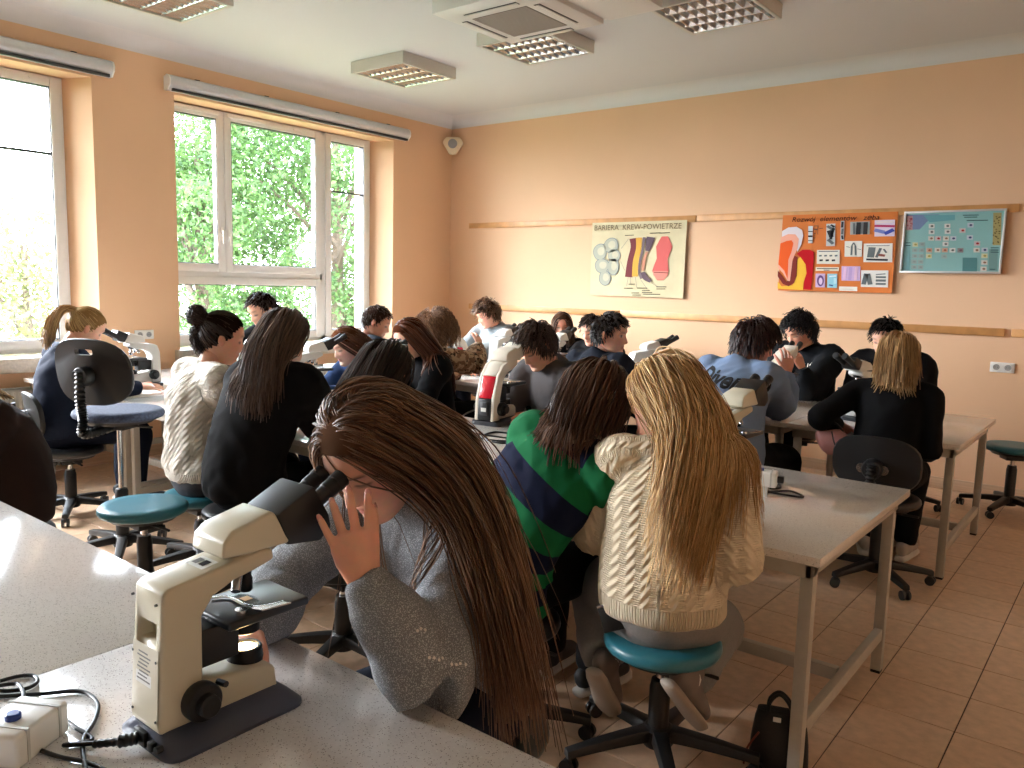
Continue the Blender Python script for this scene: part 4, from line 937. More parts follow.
cable([zc(0, 681), zc(20, 676), zc(34, 676), zc(37, 682), zc(28, 688), zc(8, 691), zc(-6, 690)], 0.0042, 'looped black cable end near the left edge of the bench')
cable([zc(-8, 687, TZ+.012), zc(16, 684, TZ+.012), zc(23, 692, TZ+.014), zc(26, 700, TZ+.012), zc(50, 709), zc(75, 727), zc(92, 740), (BM[0]-0.10, BM[1]-0.235, TZ+.006), (BM[0]-0.055, BM[1]-0.20, TZ+.012), (BM[0]-0.02, BM[1]-0.175, TZ+.018), (BM[0]-0.003, BM[1]-0.148, TZ+.02)], 0.0042, 'black power cord plugged into the back of the beige microscope')
pl = MB().tube(smooth_path([(BM[0]-0.055, BM[1]-0.203, TZ+.011), (BM[0]-0.02, BM[1]-0.178, TZ+.018), (BM[0]-0.001, BM[1]-0.150, TZ+.020)], 8), [0.0062+0.0018*(i % 2)+(0.004 if i > 8 else 0) for i in range(17)], 10)
tag(pl.build('power_plug', m_cable), 'ribbed black power plug at the back of the beige microscope', 'plug')
cable([zc(-8, 697), zc(40, 694), zc(75, 691), zc(90, 695), zc(98, 706), zc(94, 722), zc(84, 738), zc(83, 752), zc(86, 772)], 0.0042, 'black cord curving past the white power supply on the bench')
cable([zc(40, 750), zc(60, 757), zc(85, 762), zc(105, 770)], 0.004, 'black cord leaving the power supply at the bottom edge')
cable([zc(-4, 711), zc(6, 712), zc(14, 719)], 0.0042, 'short black cord visible behind the power supply')
def zt(px, py, z=TT+0.005): return tuple(ATZ(px, py, z))
cable([zt(766, 470, TT+.06), zt(769, 480, TT+.03), zt(770, 488), zt(780, 488), zt(778, 484), zt(766, 484), zt(756, 487), zt(775, 493), zt(803, 497), zt(790, 491), zt(770, 492), zt(745, 495)], 0.0045, 'black cord coiled beside the white power supply on the right table')
cable([zt(480, 408, TT+.03), zt(464, 415, TT+.02), zt(458, 424), zt(470, 432), zt(500, 437), zt(520, 440), zt(500, 443), zt(482, 437), zt(495, 432), zt(515, 434)], 0.005, 'black cord looping from the red-covered ivory microscope')
cable([zt(462, 432), zt(480, 438), zt(505, 441), zt(528, 438)], 0.0045, 'second black cord lying on the table below the red-covered microscope')

# bag on the floor, handbag, plastic bag, white box under the table
m_bag = M('black_nylon', (14, 14, 15), 0.6, bump=(90, 0.2))
_b = (-0.855, 2.60, 0); bag = empty('shopping_bag', _b, radians(20)); bag.scale = (0.85, 0.85, 0.85)
bm_ = MB(); rg = []
for z, w, d in ((0.0, 0.10, 0.055), (0.03, 0.115, 0.065), (0.12, 0.11, 0.062), (0.2, 0.10, 0.05), (0.245, 0.09, 0.03)):
    rg.append([(w*math.copysign(abs(cos(t))**0.5, cos(t)), d*math.copysign(abs(sin(t))**0.5, sin(t)), z) for t in np.linspace(0, 2*pi, 25)[:-1]])
bm_.add([p for r in rg for p in r], [(i*24+k, i*24+(k+1) % 24, (i+1)*24+(k+1) % 24, (i+1)*24+k) for i in range(4) for k in range(24)]+[tuple(range(24))[::-1], tuple(96+k for k in range(24))])
bm_.build('body', m_bag, bag, smooth=60)
for s in (-1, 1): MB().tube(smooth_path([(-0.05, s*0.03, 0.22), (-0.045, s*0.02, 0.28), (-0.01, s*0.012, 0.315), (0.03, s*0.02, 0.28), (0.045, s*0.03, 0.22)], 5), 0.007, 8).build('handle', m_bag, bag)
MB().tube(smooth_path([(-0.08, -0.06, 0.17), (-0.12, -0.07, 0.1), (-0.13, -0.05, 0.02)], 5), 0.004, 6).build('red_cord', M('red_cord', (120, 50, 34), 0.6), bag)
MB().box(-0.03, 0.0, -0.045, -0.041, 0.215, 0.235).build('white_emblem', m_white, bag, bevel=0.002)
tag(bag, 'black bag with loop handles on the floor beside the table leg', 'bag')
tag(MB().box(-0.04, 0.04, -0.05, 0.05, 0, 0.075).build('junction_box', m_white, None, bevel=0.006, seg=3, loc=(-0.885, 3.50, 0.635)), 'white junction box fixed under the edge of the right table', 'socket box')
bag2 = MB(); rg = []
rngb = np.random.default_rng(5)
for z, w in ((0, 0.10), (0.03, 0.13), (0.10, 0.12), (0.17, 0.08), (0.22, 0.04), (0.25, 0.05)):
    rg.append([((w+rngb.uniform(-.012, .012))*cos(t), (w*0.6+rngb.uniform(-.012, .012))*sin(t), z) for t in np.linspace(0, 2*pi, 25)[:-1]])
bag2.add([p for r in rg for p in r], [(i*24+k, i*24+(k+1) % 24, (i+1)*24+(k+1) % 24, (i+1)*24+k) for i in range(5) for k in range(24)]+[tuple(range(24))[::-1]])
_q = ATZ(897, 545, 0); tag(bag2.build('plastic_bag', M('translucent_bag', (206, 190, 172), 0.35), None, smooth=60, loc=(_q[0], _q[1], 0)), 'crumpled pale plastic bag on the floor beyond the right table', 'bag')

# ------------------------------------------------------------------ people: geometry helpers
UP = np.array([0, 0, 1.0])
def nz(v): v = np.asarray(v, float); return v/(np.linalg.norm(v)+1e-12)
def loft(C, RX, RY, X, seg=16, dome=0.6):
    C = np.asarray(C, float); n = len(C); RX = np.broadcast_to(RX, (n,)).astype(float); RY = np.broadcast_to(RY, (n,)).astype(float)
    X = np.broadcast_to(np.asarray(X, float), (n, 3))
    T = np.gradient(C, axis=0); T /= np.linalg.norm(T, axis=1)[:, None]+1e-12
    if dome:
        r0, r1 = min(RX[0], RY[0]), min(RX[-1], RY[-1])
        C = np.concatenate([[C[0]-T[0]*r0*dome], [C[0]-T[0]*r0*dome*0.7], C, [C[-1]+T[-1]*r1*dome*0.7], [C[-1]+T[-1]*r1*dome]])
        RX = np.concatenate([[RX[0]*0.3, RX[0]*0.75], RX, [RX[-1]*0.75, RX[-1]*0.3]]); RY = np.concatenate([[RY[0]*0.3, RY[0]*0.75], RY, [RY[-1]*0.75, RY[-1]*0.3]])
        X = np.concatenate([X[:1], X[:1], X, X[-1:], X[-1:]]); T = np.concatenate([T[:1], T[:1], T, T[-1:], T[-1:]]); n += 4
    X = X-T*np.sum(X*T, 1)[:, None]; X /= np.linalg.norm(X, axis=1)[:, None]+1e-12; Y = np.cross(T, X)
    a = 2*pi*np.arange(seg)/seg
    V = C[:, None]+RX[:, None, None]*np.cos(a)[None, :, None]*X[:, None]+RY[:, None, None]*np.sin(a)[None, :, None]*Y[:, None]
    V = V.reshape(-1, 3); i = np.arange(n-1)[:, None]*seg; k = np.arange(seg)[None]; k2 = (k+1) % seg
    Q = np.stack([i+k, i+k2, i+seg+k2, i+seg+k], -1).reshape(-1, 4)
    V = np.concatenate([V, [C[0]], [C[-1]]]); kk = np.arange(seg)
    T3 = np.concatenate([np.stack([np.full(seg, n*seg), (kk+1) % seg, kk], 1), np.stack([np.full(seg, n*seg+1), (n-1)*seg+kk, (n-1)*seg+(kk+1) % seg], 1)])
    return V, Q, T3
def join(parts):
    V, Q, T = [], [], []; b = 0
    for v, q, t in parts: V.append(v); Q.append(np.asarray(q, int).reshape(-1, 4)+b); T.append(np.asarray(t, int).reshape(-1, 3)+b); b += len(v)
    return np.concatenate(V), np.concatenate(Q), np.concatenate(T)
def remesh(parts, voxel, it=6):
    V, Q, T = join(parts); me = fast_mesh('tmp', V, Q, T); o = bpy.data.objects.new('tmp', me); COL.objects.link(o)
    md = o.modifiers.new('r', 'REMESH'); md.mode = 'VOXEL'; md.voxel_size = voxel
    sm = o.modifiers.new('s', 'SMOOTH'); sm.factor = 0.5; sm.iterations = it
    dg = bpy.context.evaluated_depsgraph_get(); em = o.evaluated_get(dg).to_mesh()
    nv = np.zeros(len(em.vertices)*3); em.vertices.foreach_get('co', nv)
    lt = np.zeros(len(em.polygons), int); em.polygons.foreach_get('loop_total', lt); li = np.zeros(len(em.loops), int); em.loops.foreach_get('vertex_index', li)
    st = np.concatenate([[0], np.cumsum(lt)[:-1]]); q4 = st[lt == 4]; t3 = st[lt == 3]
    Qo = np.stack([li[q4+k] for k in range(4)], 1) if len(q4) else np.zeros((0, 4), int); To = np.stack([li[t3+k] for k in range(3)], 1) if len(t3) else np.zeros((0, 3), int)
    o.evaluated_get(dg).to_mesh_clear(); bpy.data.objects.remove(o, do_unlink=True); bpy.data.meshes.remove(me)
    return nv.reshape(-1, 3), Qo, To
def normals_of(V, Q, T):
    N = np.zeros_like(V)
    for F in (Q, T):
        if len(F) == 0: continue
        n = np.cross(V[F[:, 1]]-V[F[:, 0]], V[F[:, 2]]-V[F[:, 0]])
        for k in range(F.shape[1]): np.add.at(N, F[:, k], n)
    return N/(np.linalg.norm(N, axis=1)[:, None]+1e-12)
def ik(a, tgt, l1, l2, pole):
    a = np.asarray(a, float); d = np.asarray(tgt, float)-a; L = np.linalg.norm(d); u = d/L; L = min(max(L, abs(l1-l2)+0.02), l1+l2-0.004)
    x = (l1*l1-l2*l2+L*L)/(2*L); h = sqrt(max(l1*l1-x*x, 0)); p = np.asarray(pole, float); p = nz(p-u*np.dot(p, u))
    return a+u*x+p*h, a+u*L
def wrinkle(V, rng, amp, freq, aniso=(1, 1, 1), n=7):
    d = np.zeros(len(V)); A = np.array(aniso)
    W = V+0.03*np.stack([np.sin(V[:, 1]*17+1), np.sin(V[:, 2]*19+2), np.sin(V[:, 0]*15)], 1)
    for k in range(n):
        k_ = rng.normal(size=3)*A; k_ = k_/np.linalg.norm(k_)*freq*rng.uniform(0.6, 1.6)
        s = np.sin(W@k_+rng.uniform(0, 6.28)); d += s*np.abs(s)*(1/n)*2
    return d*amp

# ------------------------------------------------------------------ people: materials
def attr_mat(name, rough=0.55, sub=0.0, spec=0.4):
    m = bpy.data.materials.new(name); m.use_nodes = True; t = m.node_tree; b = t.nodes['Principled BSDF']
    a = t.nodes.new('ShaderNodeAttribute'); a.attribute_name = 'col'
    tcn = t.nodes.new('ShaderNodeTexCoord'); n = t.nodes.new('ShaderNodeTexNoise'); n.inputs['Scale'].default_value = 38; n.inputs['Detail'].default_value = 4; t.links.new(tcn.outputs['Object'], n.inputs['Vector'])
    mx = t.nodes.new('ShaderNodeMix'); mx.data_type = 'RGBA'; mx.blend_type = 'MULTIPLY'; mx.inputs[0].default_value = 0.25
    t.links.new(a.outputs['Color'], mx.inputs[6]); t.links.new(n.outputs['Color'], mx.inputs[7])
    hs = t.nodes.new('ShaderNodeHueSaturation'); hs.inputs['Value'].default_value = 1.14; hs.inputs['Saturation'].default_value = 1.0; t.links.new(mx.outputs[2], hs.inputs['Color'])
    t.links.new(hs.outputs[0], b.inputs['Base Color']); b.inputs['Roughness'].default_value = rough; b.inputs['Specular IOR Level'].default_value = spec
    if sub: b.inputs['Subsurface Weight'].default_value = sub; b.inputs['Subsurface Radius'].default_value = (0.012, 0.005, 0.003); b.inputs['Subsurface Scale'].default_value = 0.6
    return m
m_skin = attr_mat('skin', 0.5, 0.15)
HAIRM = {}
def hair_mat(c1, c2):
    k = (c1, c2)
    if k in HAIRM: return HAIRM[k]
    m = bpy.data.materials.new('hair'); m.use_nodes = True; t = m.node_tree; b = t.nodes['Principled BSDF']
    a = t.nodes.new('ShaderNodeAttribute'); a.attribute_name = 'hv'; r = t.nodes.new('ShaderNodeValToRGB')
    r.color_ramp.elements[0].color = lin(c1); r.color_ramp.elements[1].color = lin(c2); t.links.new(a.outputs['Fac'], r.inputs[0]); t.links.new(r.outputs[0], b.inputs['Base Color'])
    g = NG(t); rr = g.attr('hr'); t.links.new(rr, b.inputs['Roughness']); t.links.new(g.m('MULTIPLY', g.m('SUBTRACT', 1.0, rr), 0.6), b.inputs['Specular IOR Level'])
    HAIRM[k] = m; return m
class NG:
    """tiny node-math helper"""
    def __init__(s, t): s.t = t
    def m(s, op, a, b=None, c=None):
        n = s.t.nodes.new('ShaderNodeMath'); n.operation = op
        for i, v in enumerate((a, b, c)):
            if v is None: continue
            if isinstance(v, (int, float)): n.inputs[i].default_value = v
            else: s.t.links.new(v, n.inputs[i])
        return n.outputs[0]
    def attr(s, name): n = s.t.nodes.new('ShaderNodeAttribute'); n.attribute_name = name; return n.outputs['Fac']
    def mix(s, f, a, b):
        n = s.t.nodes.new('ShaderNodeMix'); n.data_type = 'RGBA'
        for i, v in ((0, f), (6, a), (7, b)):
            if isinstance(v, (int, float, tuple)): n.inputs[i].default_value = v
            else: s.t.links.new(v, n.inputs[i])
        return n.outputs[2]
    def noise(s, scale, detail=3, coord='Object'):
        tcn = s.t.nodes.new('ShaderNodeTexCoord'); n = s.t.nodes.new('ShaderNodeTexNoise'); n.inputs['Scale'].default_value = scale; n.inputs['Detail'].default_value = detail
        s.t.links.new(tcn.outputs[coord], n.inputs['Vector']); return n.outputs['Fac']
CLOTH = {}
def cloth(name, kind, col, col2=None, rough=0.85):
    if name in CLOTH: return CLOTH[name]
    m = bpy.data.materials.new(name); m.use_nodes = True; t = m.node_tree; b = t.nodes['Principled BSDF']; g = NG(t)
    b.inputs['Roughness'].default_value = rough; b.inputs['Specular IOR Level'].default_value = 0.12; b.inputs['Sheen Weight'].default_value = 0.0
    u, v = g.attr('cu'), g.attr('cv'); c = lin(col); h = g.noise(260, 2); strength = 0.12
    base = g.mix(g.noise(9, 4), tuple(np.array(c)*np.array([.86, .86, .86, 1])), tuple(np.minimum(np.array(c)*np.array([1.1, 1.1, 1.1, 1]), 1)))
    rib = g.m('SINE', g.m('MULTIPLY', u, 2*pi/0.0095))
    hem = g.m('LESS_THAN', v, 0.075)
    if kind == 'cable':
        a = g.m('SUBTRACT', g.m('FRACT', g.m('DIVIDE', u, 0.058)), 0.5)
        env = g.m('MAXIMUM', g.m('SUBTRACT', 1.0, g.m('MULTIPLY', g.m('POWER', g.m('ABSOLUTE', g.m('MULTIPLY', a, 2.6)), 2.0), 1.0)), 0.0)
        tw = g.m('ADD', 0.55, g.m('MULTIPLY', 0.45, g.m('SINE', g.m('ADD', g.m('MULTIPLY', v, 2*pi/0.036), g.m('MULTIPLY', a, 10.0)))))
        side = g.m('MULTIPLY', 0.25, g.m('ADD', 1.0, g.m('SINE', g.m('MULTIPLY', v, 2*pi/0.007))))
        h1 = g.m('ADD', g.m('MULTIPLY', env, tw), g.m('MULTIPLY', side, g.m('SUBTRACT', 1.0, env)))
        h = g.m('ADD', g.m('MULTIPLY', h1, g.m('SUBTRACT', 1.0, hem)), g.m('MULTIPLY', g.m('MULTIPLY', rib, 0.5), hem)); strength = 1.0
    elif kind == 'rib':
        h = g.m('MULTIPLY', g.m('SINE', g.m('MULTIPLY', u, 2*pi/0.018)), 0.6); strength = 0.8
    elif kind == 'stripe':
        s = g.m('FRACT', g.m('DIVIDE', g.m('ADD', v, 0.052), 0.196)); f = g.m('LESS_THAN', s, 0.5)
        base = g.mix(f, base, g.mix(g.noise(9, 4), tuple(np.array(lin(col2))*np.array([.85, .85, .85, 1])), lin(col2)))
    elif kind == 'camo':
        f = g.m('GREATER_THAN', g.noise(22, 2), 0.53); f2 = g.m('GREATER_THAN', g.noise(34, 1), 0.60)
        base = g.mix(f, base, lin(col2)); base = g.mix(f2, base, lin((66, 54, 44)))
    elif kind == 'wool':
        f = g.noise(420, 2); base = g.mix(g.m('GREATER_THAN', f, 0.57), base, lin(col2)); h = g.m('ADD', g.noise(300, 3), g.m('MULTIPLY', g.m('MULTIPLY', rib, 0.7), g.m('LESS_THAN', v, 0.06))); strength = 0.45
    elif kind == 'denim':
        h = g.noise(500, 1); strength = 0.25; base = g.mix(g.noise(120, 2), base, tuple(np.array(c)*np.array([.7, .7, .72, 1])))
    elif kind == 'knit':
        h = g.m('ADD', g.m('MULTIPLY', g.m('SINE', g.m('MULTIPLY', u, 2*pi/0.03)), 0.5), g.m('MULTIPLY', g.m('SINE', g.m('MULTIPLY', v, 2*pi/0.02)), 0.35)); strength = 0.7
    elif kind == 'hoodie':
        h = g.m('ADD', g.noise(300, 2), g.m('MULTIPLY', g.m('MULTIPLY', rib, 0.8), g.m('LESS_THAN', v, 0.05)))
    bm = t.nodes.new('ShaderNodeBump'); bm.inputs['Strength'].default_value = strength; bm.inputs['Distance'].default_value = 0.004 if kind != 'cable' else 0.0065
    t.links.new(h, bm.inputs['Height']); t.links.new(bm.outputs[0], b.inputs['Normal']); t.links.new(base, b.inputs['Base Color'])
    CLOTH[name] = m; return m

# ------------------------------------------------------------------ head
HC = np.array([  # z, front y, back y, half width
 (-0.118, 0.062, 0.030, 0.012), (-0.113, 0.078, 0.012, 0.030), (-0.100, 0.085, -0.015, 0.044), (-0.080, 0.083, -0.048, 0.056), (-0.058, 0.085, -0.072, 0.064),
 (-0.030, 0.087, -0.090, 0.070), (0.000, 0.086, -0.099, 0.0735), (0.030, 0.092, -0.103, 0.0755), (0.060, 0.086, -0.098, 0.0725), (0.085, 0.070, -0.083, 0.061), (0.103, 0.045, -0.057, 0.042), (0.113, 0.015, -0.025, 0.019), (0.115, 0.001, -0.006, 0.004)])
def head_mesh(res, jaw=1.0, open_eyes=False, offset=0.0):
    nr, na = int(46*res), int(60*res)
    S = smooth_path(HC[:, [0, 1, 2]], 8); Wd = smooth_path(HC[:, [0, 3, 3]], 8); tt = np.linspace(0, 1, len(S)); tq = np.linspace(0, 1, nr)
    Z = np.interp(tq, tt, S[:, 0]); YF = np.interp(tq, tt, S[:, 1]); YB = np.interp(tq, tt, S[:, 2]); WW = np.interp(tq, tt, Wd[:, 1])
    WW = WW*np.where(Z < -0.03, 1-(1-jaw)*np.clip((-0.03-Z)/0.07, 0, 1), 1)
    a = 2*pi*np.arange(na)/na; a = a+0.35*np.sin(a)*(-1)*0.6   # denser at the front (a=0)
    ca, sa = np.cos(a), np.sin(a)
    YC = (YF*0.45+YB*0.55)
    y = np.where(ca[None] > 0, YC[:, None]+(YF-YC)[:, None]*np.abs(ca[None])**0.85, YC[:, None]-(YC-YB)[:, None]*np.abs(ca[None]))
    x = WW[:, None]*np.sign(sa[None])*np.abs(sa[None])**0.9; z = np.repeat(Z[:, None], na, 1)
    front = np.clip(ca[None], 0, 1)*(y > 0.02)
    g = lambda cx, cz, sx, sz: np.exp(-((x-cx)/sx)**2-((z-cz)/sz)**2)
    f = np.zeros_like(x)
    pn = np.interp(z, [-0.052, -0.046, -0.038, -0.02, 0.0, 0.014, 0.03], [0.0, 0.013, 0.0235, 0.0165, 0.0085, 0.003, 0.0]); wn = np.interp(z, [-0.046, -0.036, 0.0, 0.02], [0.0145, 0.013, 0.0085, 0.009])
    f += pn*np.exp(-(x/wn)**2)
    for s in (-1, 1):
        f += -0.011*g(s*0.031, 0.002, 0.017, 0.0125)+0.0075*g(s*0.031, 0.0, 0.012, 0.009)+0.0045*g(s*0.03, 0.024, 0.022, 0.008)+0.003*g(s*0.042, -0.032, 0.02, 0.02)+0.004*g(s*0.012, -0.041, 0.006, 0.006)
    f += 0.0065*g(0, -0.0615, 0.017, 0.0055)+0.0068*g(0, -0.0735, 0.015, 0.006)-0.003*g(0, -0.0675, 0.02, 0.0022)-0.004*g(0, -0.085, 0.02, 0.006)+0.005*g(0, -0.1, 0.017, 0.011)
    y = y+f*(front > 0)
    V = np.stack([x, y, z], -1).reshape(-1, 3)
    i = np.arange(nr-1)[:, None]*na; k = np.arange(na)[None]; Q = np.stack([i+k, i+na+k, i+na+(k+1) % na, i+(k+1) % na], -1).reshape(-1, 4)[:, ::-1]
    T = np.concatenate([np.stack([np.full(na-2, 0), np.arange(1, na-1), np.arange(2, na)], 1), (nr-1)*na+np.stack([np.full(na-2, 0), np.arange(2, na), np.arange(1, na-1)], 1)])
    return V, Q, T
def face_colors(V, skin, brow, open_eyes, lip=(178, 92, 86)):
    x, y, z = V.T; sk = np.array(lin(skin)[:3]); C = np.repeat(sk[None], len(V), 0); fr = (y > 0.03)
    def blend(mask, c, k=1.0): m = np.clip(mask*k, 0, 1)[:, None]*fr[:, None]; return C*(1-m)+np.array(lin(c)[:3])*m
    for s in (-1, 1): C = blend(np.exp(-((x-s*0.042)/0.02)**2-((z+0.03)/0.022)**2), (214, 128, 112), 0.35)
    C = blend(np.exp(-(x/0.022)**4-((z+0.0675)/0.0105)**4), lip, 0.8)
    for s in (-1, 1):
        ax = np.abs(x)-0.031
        zb = 0.0225-4.0*ax**2+0.05*ax
        C = blend(((np.sign(x) == s)*np.exp(-(ax/0.019)**6-((z-zb)/0.0042)**2)), brow, 0.95)
        if open_eyes:
            C = blend((np.sign(x) == s)*np.exp(-(ax/0.013)**4-((z-0.0005)/0.0055)**4), (226, 220, 214), 1.0)
            C = blend((np.sign(x) == s)*np.exp(-(ax/0.0058)**4-((z-0.0005)/0.0055)**4), (52, 40, 34), 1.2)
            C = blend((np.sign(x) == s)*np.exp(-(ax/0.015)**4-((z-0.0065+2*ax**2)/0.0022)**2), (40, 30, 26), 1.0)
        else:
            C = blend((np.sign(x) == s)*np.exp(-(ax/0.015)**6-((z+0.005-6*ax**2)/0.0028)**2), (46, 34, 30), 0.95)
    return C
def scalp_mask(P, front=0.0):
    return P[:, 2] > np.interp(P[:, 1], [-0.11, -0.06, -0.02, 0.02, 0.045, 0.07, 0.1], [-0.070, -0.062, -0.035, -0.004, 0.042+front, 0.064+front, 0.078+front])
HE_C = np.array([0, -0.007, 0.012]); HE_R = np.array([0.0785, 0.1005, 0.106])

# ------------------------------------------------------------------ hair
def strand_mesh(P, r0, hv, taper=0.35, sides=3):
    """P (n,m,3) polylines -> thin tubes"""
    n, m, _ = P.shape; T = np.gradient(P, axis=1); T /= np.linalg.norm(T, axis=2)[..., None]+1e-12
    ref = np.array([0.31, 0.52, 0.79]); X = np.cross(T, ref); X /= np.linalg.norm(X, axis=2)[..., None]+1e-9; Y = np.cross(T, X)
    t = np.linspace(0, 1, m); prof = np.interp(t, [0, 0.12, 0.7, 1], [0.7, 1, 0.9, taper]); R = (np.asarray(r0)[:, None]*prof[None])[..., None]
    vs = []
    for k in range(sides): an = 2*pi*k/sides; vs.append(P+R*(cos(an)*X+sin(an)*Y))
    V = np.stack(vs, 2).reshape(-1, 3)
    i = (np.arange(n)[:, None, None]*m+np.arange(m-1)[None, :, None])*sides; k = np.arange(sides)[None, None]; k2 = (k+1) % sides
    Q = np.stack([i+k, i+k2, i+sides+k2, i+sides+k], -1).reshape(-1, 4)
    return V, Q, np.repeat(hv, m*sides)
def collide(p, caps, off, ell):
    """push points outside the head ellipsoid and body capsules"""
    Rh, Hc = ell
    q = (p-Hc)@Rh/(Rh[:, 0]@Rh[:, 0])-HE_C; rr = HE_R[None]+off[:, None]; k = np.linalg.norm(q/rr, axis=1); ins = k < 1
    q2 = q/np.maximum(k, 1e-6)[:, None]; p = np.where(ins[:, None], (q2+HE_C)@Rh.T+Hc, p)
    for a, b, ra, rb in caps:
        ab = b-a; t = np.clip(((p-a)@ab)/(ab@ab), 0, 1); c = a+t[:, None]*ab; d = p-c; L = np.linalg.norm(d, axis=1); R = ra+(rb-ra)*t+off*0.6; ins = L < R
        p = np.where(ins[:, None], c+d/np.maximum(L, 1e-6)[:, None]*R[:, None], p)
    return p
def make_hair(S, h, rng):
    """h: style,length,n,colors,width,bias(world),part,thick,curl"""
    Rh, Hc = S['Rh'], S['Hc']; n = h.get('n', 500); style = h['style']; near_ = n > 2500
    if not near_: n = int(n*(0.95 if style == 'short' else 0.52))
    d = rng.normal(size=(n*6, 3)); d /= np.linalg.norm(d, axis=1)[:, None]; L0 = HE_C+d*HE_R
    L0 = L0[scalp_mask(L0, h.get('front', 0.0))][:n]
    if style == 'long':   # denser roots along the parting and front hairline
        d = rng.normal(size=(n, 3))*np.array([0.5, 0.35, 0.3])+np.array([0, 0.62, 0.72]); d /= np.linalg.norm(d, axis=1)[:, None]; L1 = HE_C+d*HE_R; L1 = L1[scalp_mask(L1, h.get('front', 0.0))][:n//5]; L0 = np.concatenate([L0, L1])
    n = len(L0)
    off = rng.uniform(0.003, h.get('thick', 0.016), n); part = h.get('part', 0.0)
    hv = np.clip(rng.normal(0.45, 0.22, n), 0, 1); w = rng.uniform(0.7, 1.25, n)*h.get('width', 0.0035)*(1.0 if near_ else 0.9 if style == 'short' else 1.3)
    m = h.get('seg', 14) if near_ else max(4, int(h.get('seg', 14)*0.85)); nl = (L0-HE_C)/HE_R**2; nl /= np.linalg.norm(nl, axis=1)[:, None]
    P = np.zeros((n, m, 3)); p = (L0+nl*0.002)@Rh.T+Hc; caps = S['caps'] if style in ('long', 'pony', 'bun') else []
    bias = np.asarray(h.get('bias', (0, 0, 0)), float)
    if style == 'long': caps = caps+[(Hc+Rh@np.array([0, 0.115, -0.015]), Hc+Rh@np.array([0, 0.10, -0.13]), h.get('guard', 0.07), h.get('guard', 0.07)*0.95)]
    if style == 'long':
        ln_ = h['length']*rng.uniform(0.82, 1.06, n)
        side = np.where(L0[:, 0]+rng.normal(size=n)*0.006 > part, 1.0, -1.0); bk = np.clip(-L0[:, 1]/0.07, 0, 1)
        dl = np.stack([side*0.9*(1-0.85*bk), -h.get('sweep', 0.35)+0*off, -0.15-0.8*bk], 1)
        dl -= nl*np.sum(dl*nl, 1)[:, None]; v = dl@Rh.T; v /= np.linalg.norm(v, axis=1)[:, None]
        wt = np.interp(np.linspace(0, 1, m), [0, 0.15, 0.4, 1], [0.35, 0.5, 1.0, 1.35]); wt = wt/wt.mean(); ds = ln_/(m-1); lat = (rng.normal(size=n)*h.get('spread', 0.08)+side*(1-bk)*h.get('spread', 0.08)*0.8)[:, None]*Rh[:, 0][None]
        bs = np.where((L0[:, 0] > 0)[:, None], np.asarray(h.get('bias2', bias))[None], bias[None])
        for i in range(m):
            P[:, i] = p; tpar = i/(m-1)
            loc = (p-Hc)@Rh/(Rh[:, 0]@Rh[:, 0]); near = np.clip(1-(np.linalg.norm(loc/0.13, axis=1)-0.9)*1.5, 0, 1)
            g = np.array([0, 0, -1.0])[None]+bs*(h.get('bias_far', 0.25)+(1-h.get('bias_far', 0.25))*near[:, None])
            g = g+lat*(1-0.6*tpar)
            back = (-Rh[:, 1])[None]*near[:, None]*h.get('back', 0.5)
            v = v*0.62+0.38*(g+back)+rng.normal(size=(n, 3))*h.get('noise', 0.02)*(1-0.75*near[:, None]); v /= np.linalg.norm(v, axis=1)[:, None]
            p = collide(p+v*(ds*wt[i])[:, None], caps, off*min(1.0, 0.25+i*0.15), (Rh, Hc))
        if h.get('wave'):
            ph = rng.uniform(0, 6.28, n)[:, None]; tt = np.linspace(0, 1, m)[None]; A = h['wave']*np.clip(tt*2, 0, 1)
            P = P+(A*np.sin(tt*h.get('wavef', 14)+ph))[..., None]*S['r'][None, None]+(A*np.cos(tt*h.get('wavef', 14)*1.1+ph))[..., None]*S['f'][None, None]
    elif style in ('pony', 'bun'):
        tie = np.array(h.get('tie', (0, -0.112, 0.055))); k1 = m//2; tw = tie@Rh.T+Hc
        jit = rng.normal(size=(n, 3))*0.006
        for i in range(k1):
            t = (i/(k1-1)); q = L0*(1-t)+(tie+jit)*t; c = q-HE_C; kk = np.linalg.norm(c/(HE_R+off[:, None]*0.6), axis=1); q = np.where((kk < 1)[:, None], HE_C+c/kk[:, None], q); P[:, i] = q@Rh.T+Hc
        p = P[:, k1-1].copy()
        if style == 'pony':
            ds = h['length']*rng.uniform(0.75, 1.05, n)/(m-k1); v = np.repeat(((-Rh[:, 1])*0.9+UP*0.35)[None], n, 0)+rng.normal(size=(n, 3))*0.12
            for i in range(k1, m):
                v = v*0.6+0.4*(np.array([0, 0, -1.0])+bias)[None]+rng.normal(size=(n, 3))*0.05; v /= np.linalg.norm(v, axis=1)[:, None]
                p = collide(p+v*ds[:, None], caps, off, (Rh, Hc)); P[:, i] = p
        else:
            cen = tw+(-Rh[:, 1])*0.02+UP*0.012; dd = rng.normal(size=(n, 3)); dd /= np.linalg.norm(dd, axis=1)[:, None]; ax = rng.normal(size=(n, 3)); ax -= dd*np.sum(ax*dd, 1)[:, None]; ax /= np.linalg.norm(ax, axis=1)[:, None]
            R = rng.uniform(0.028, 0.058, n)[:, None]; drop = (rng.uniform(size=n) < h.get('loose', 0.25))
            for i in range(k1, m):
                t = (i-k1+1)/(m-k1); an = t*4.0
                q = cen+R*(dd*cos(an)+ax*sin(an)); fall = p+np.array([0, 0, -1])*t*0.17+(-Rh[:, 1])*0.025*sin(t*3)+dd*0.03*t+0.012*np.stack([np.sin(t*14+R[:, 0]*900), np.cos(t*15+R[:, 0]*700), 0*R[:, 0]], 1)
                P[:, i] = np.where(drop[:, None], fall, q)
    else:   # short
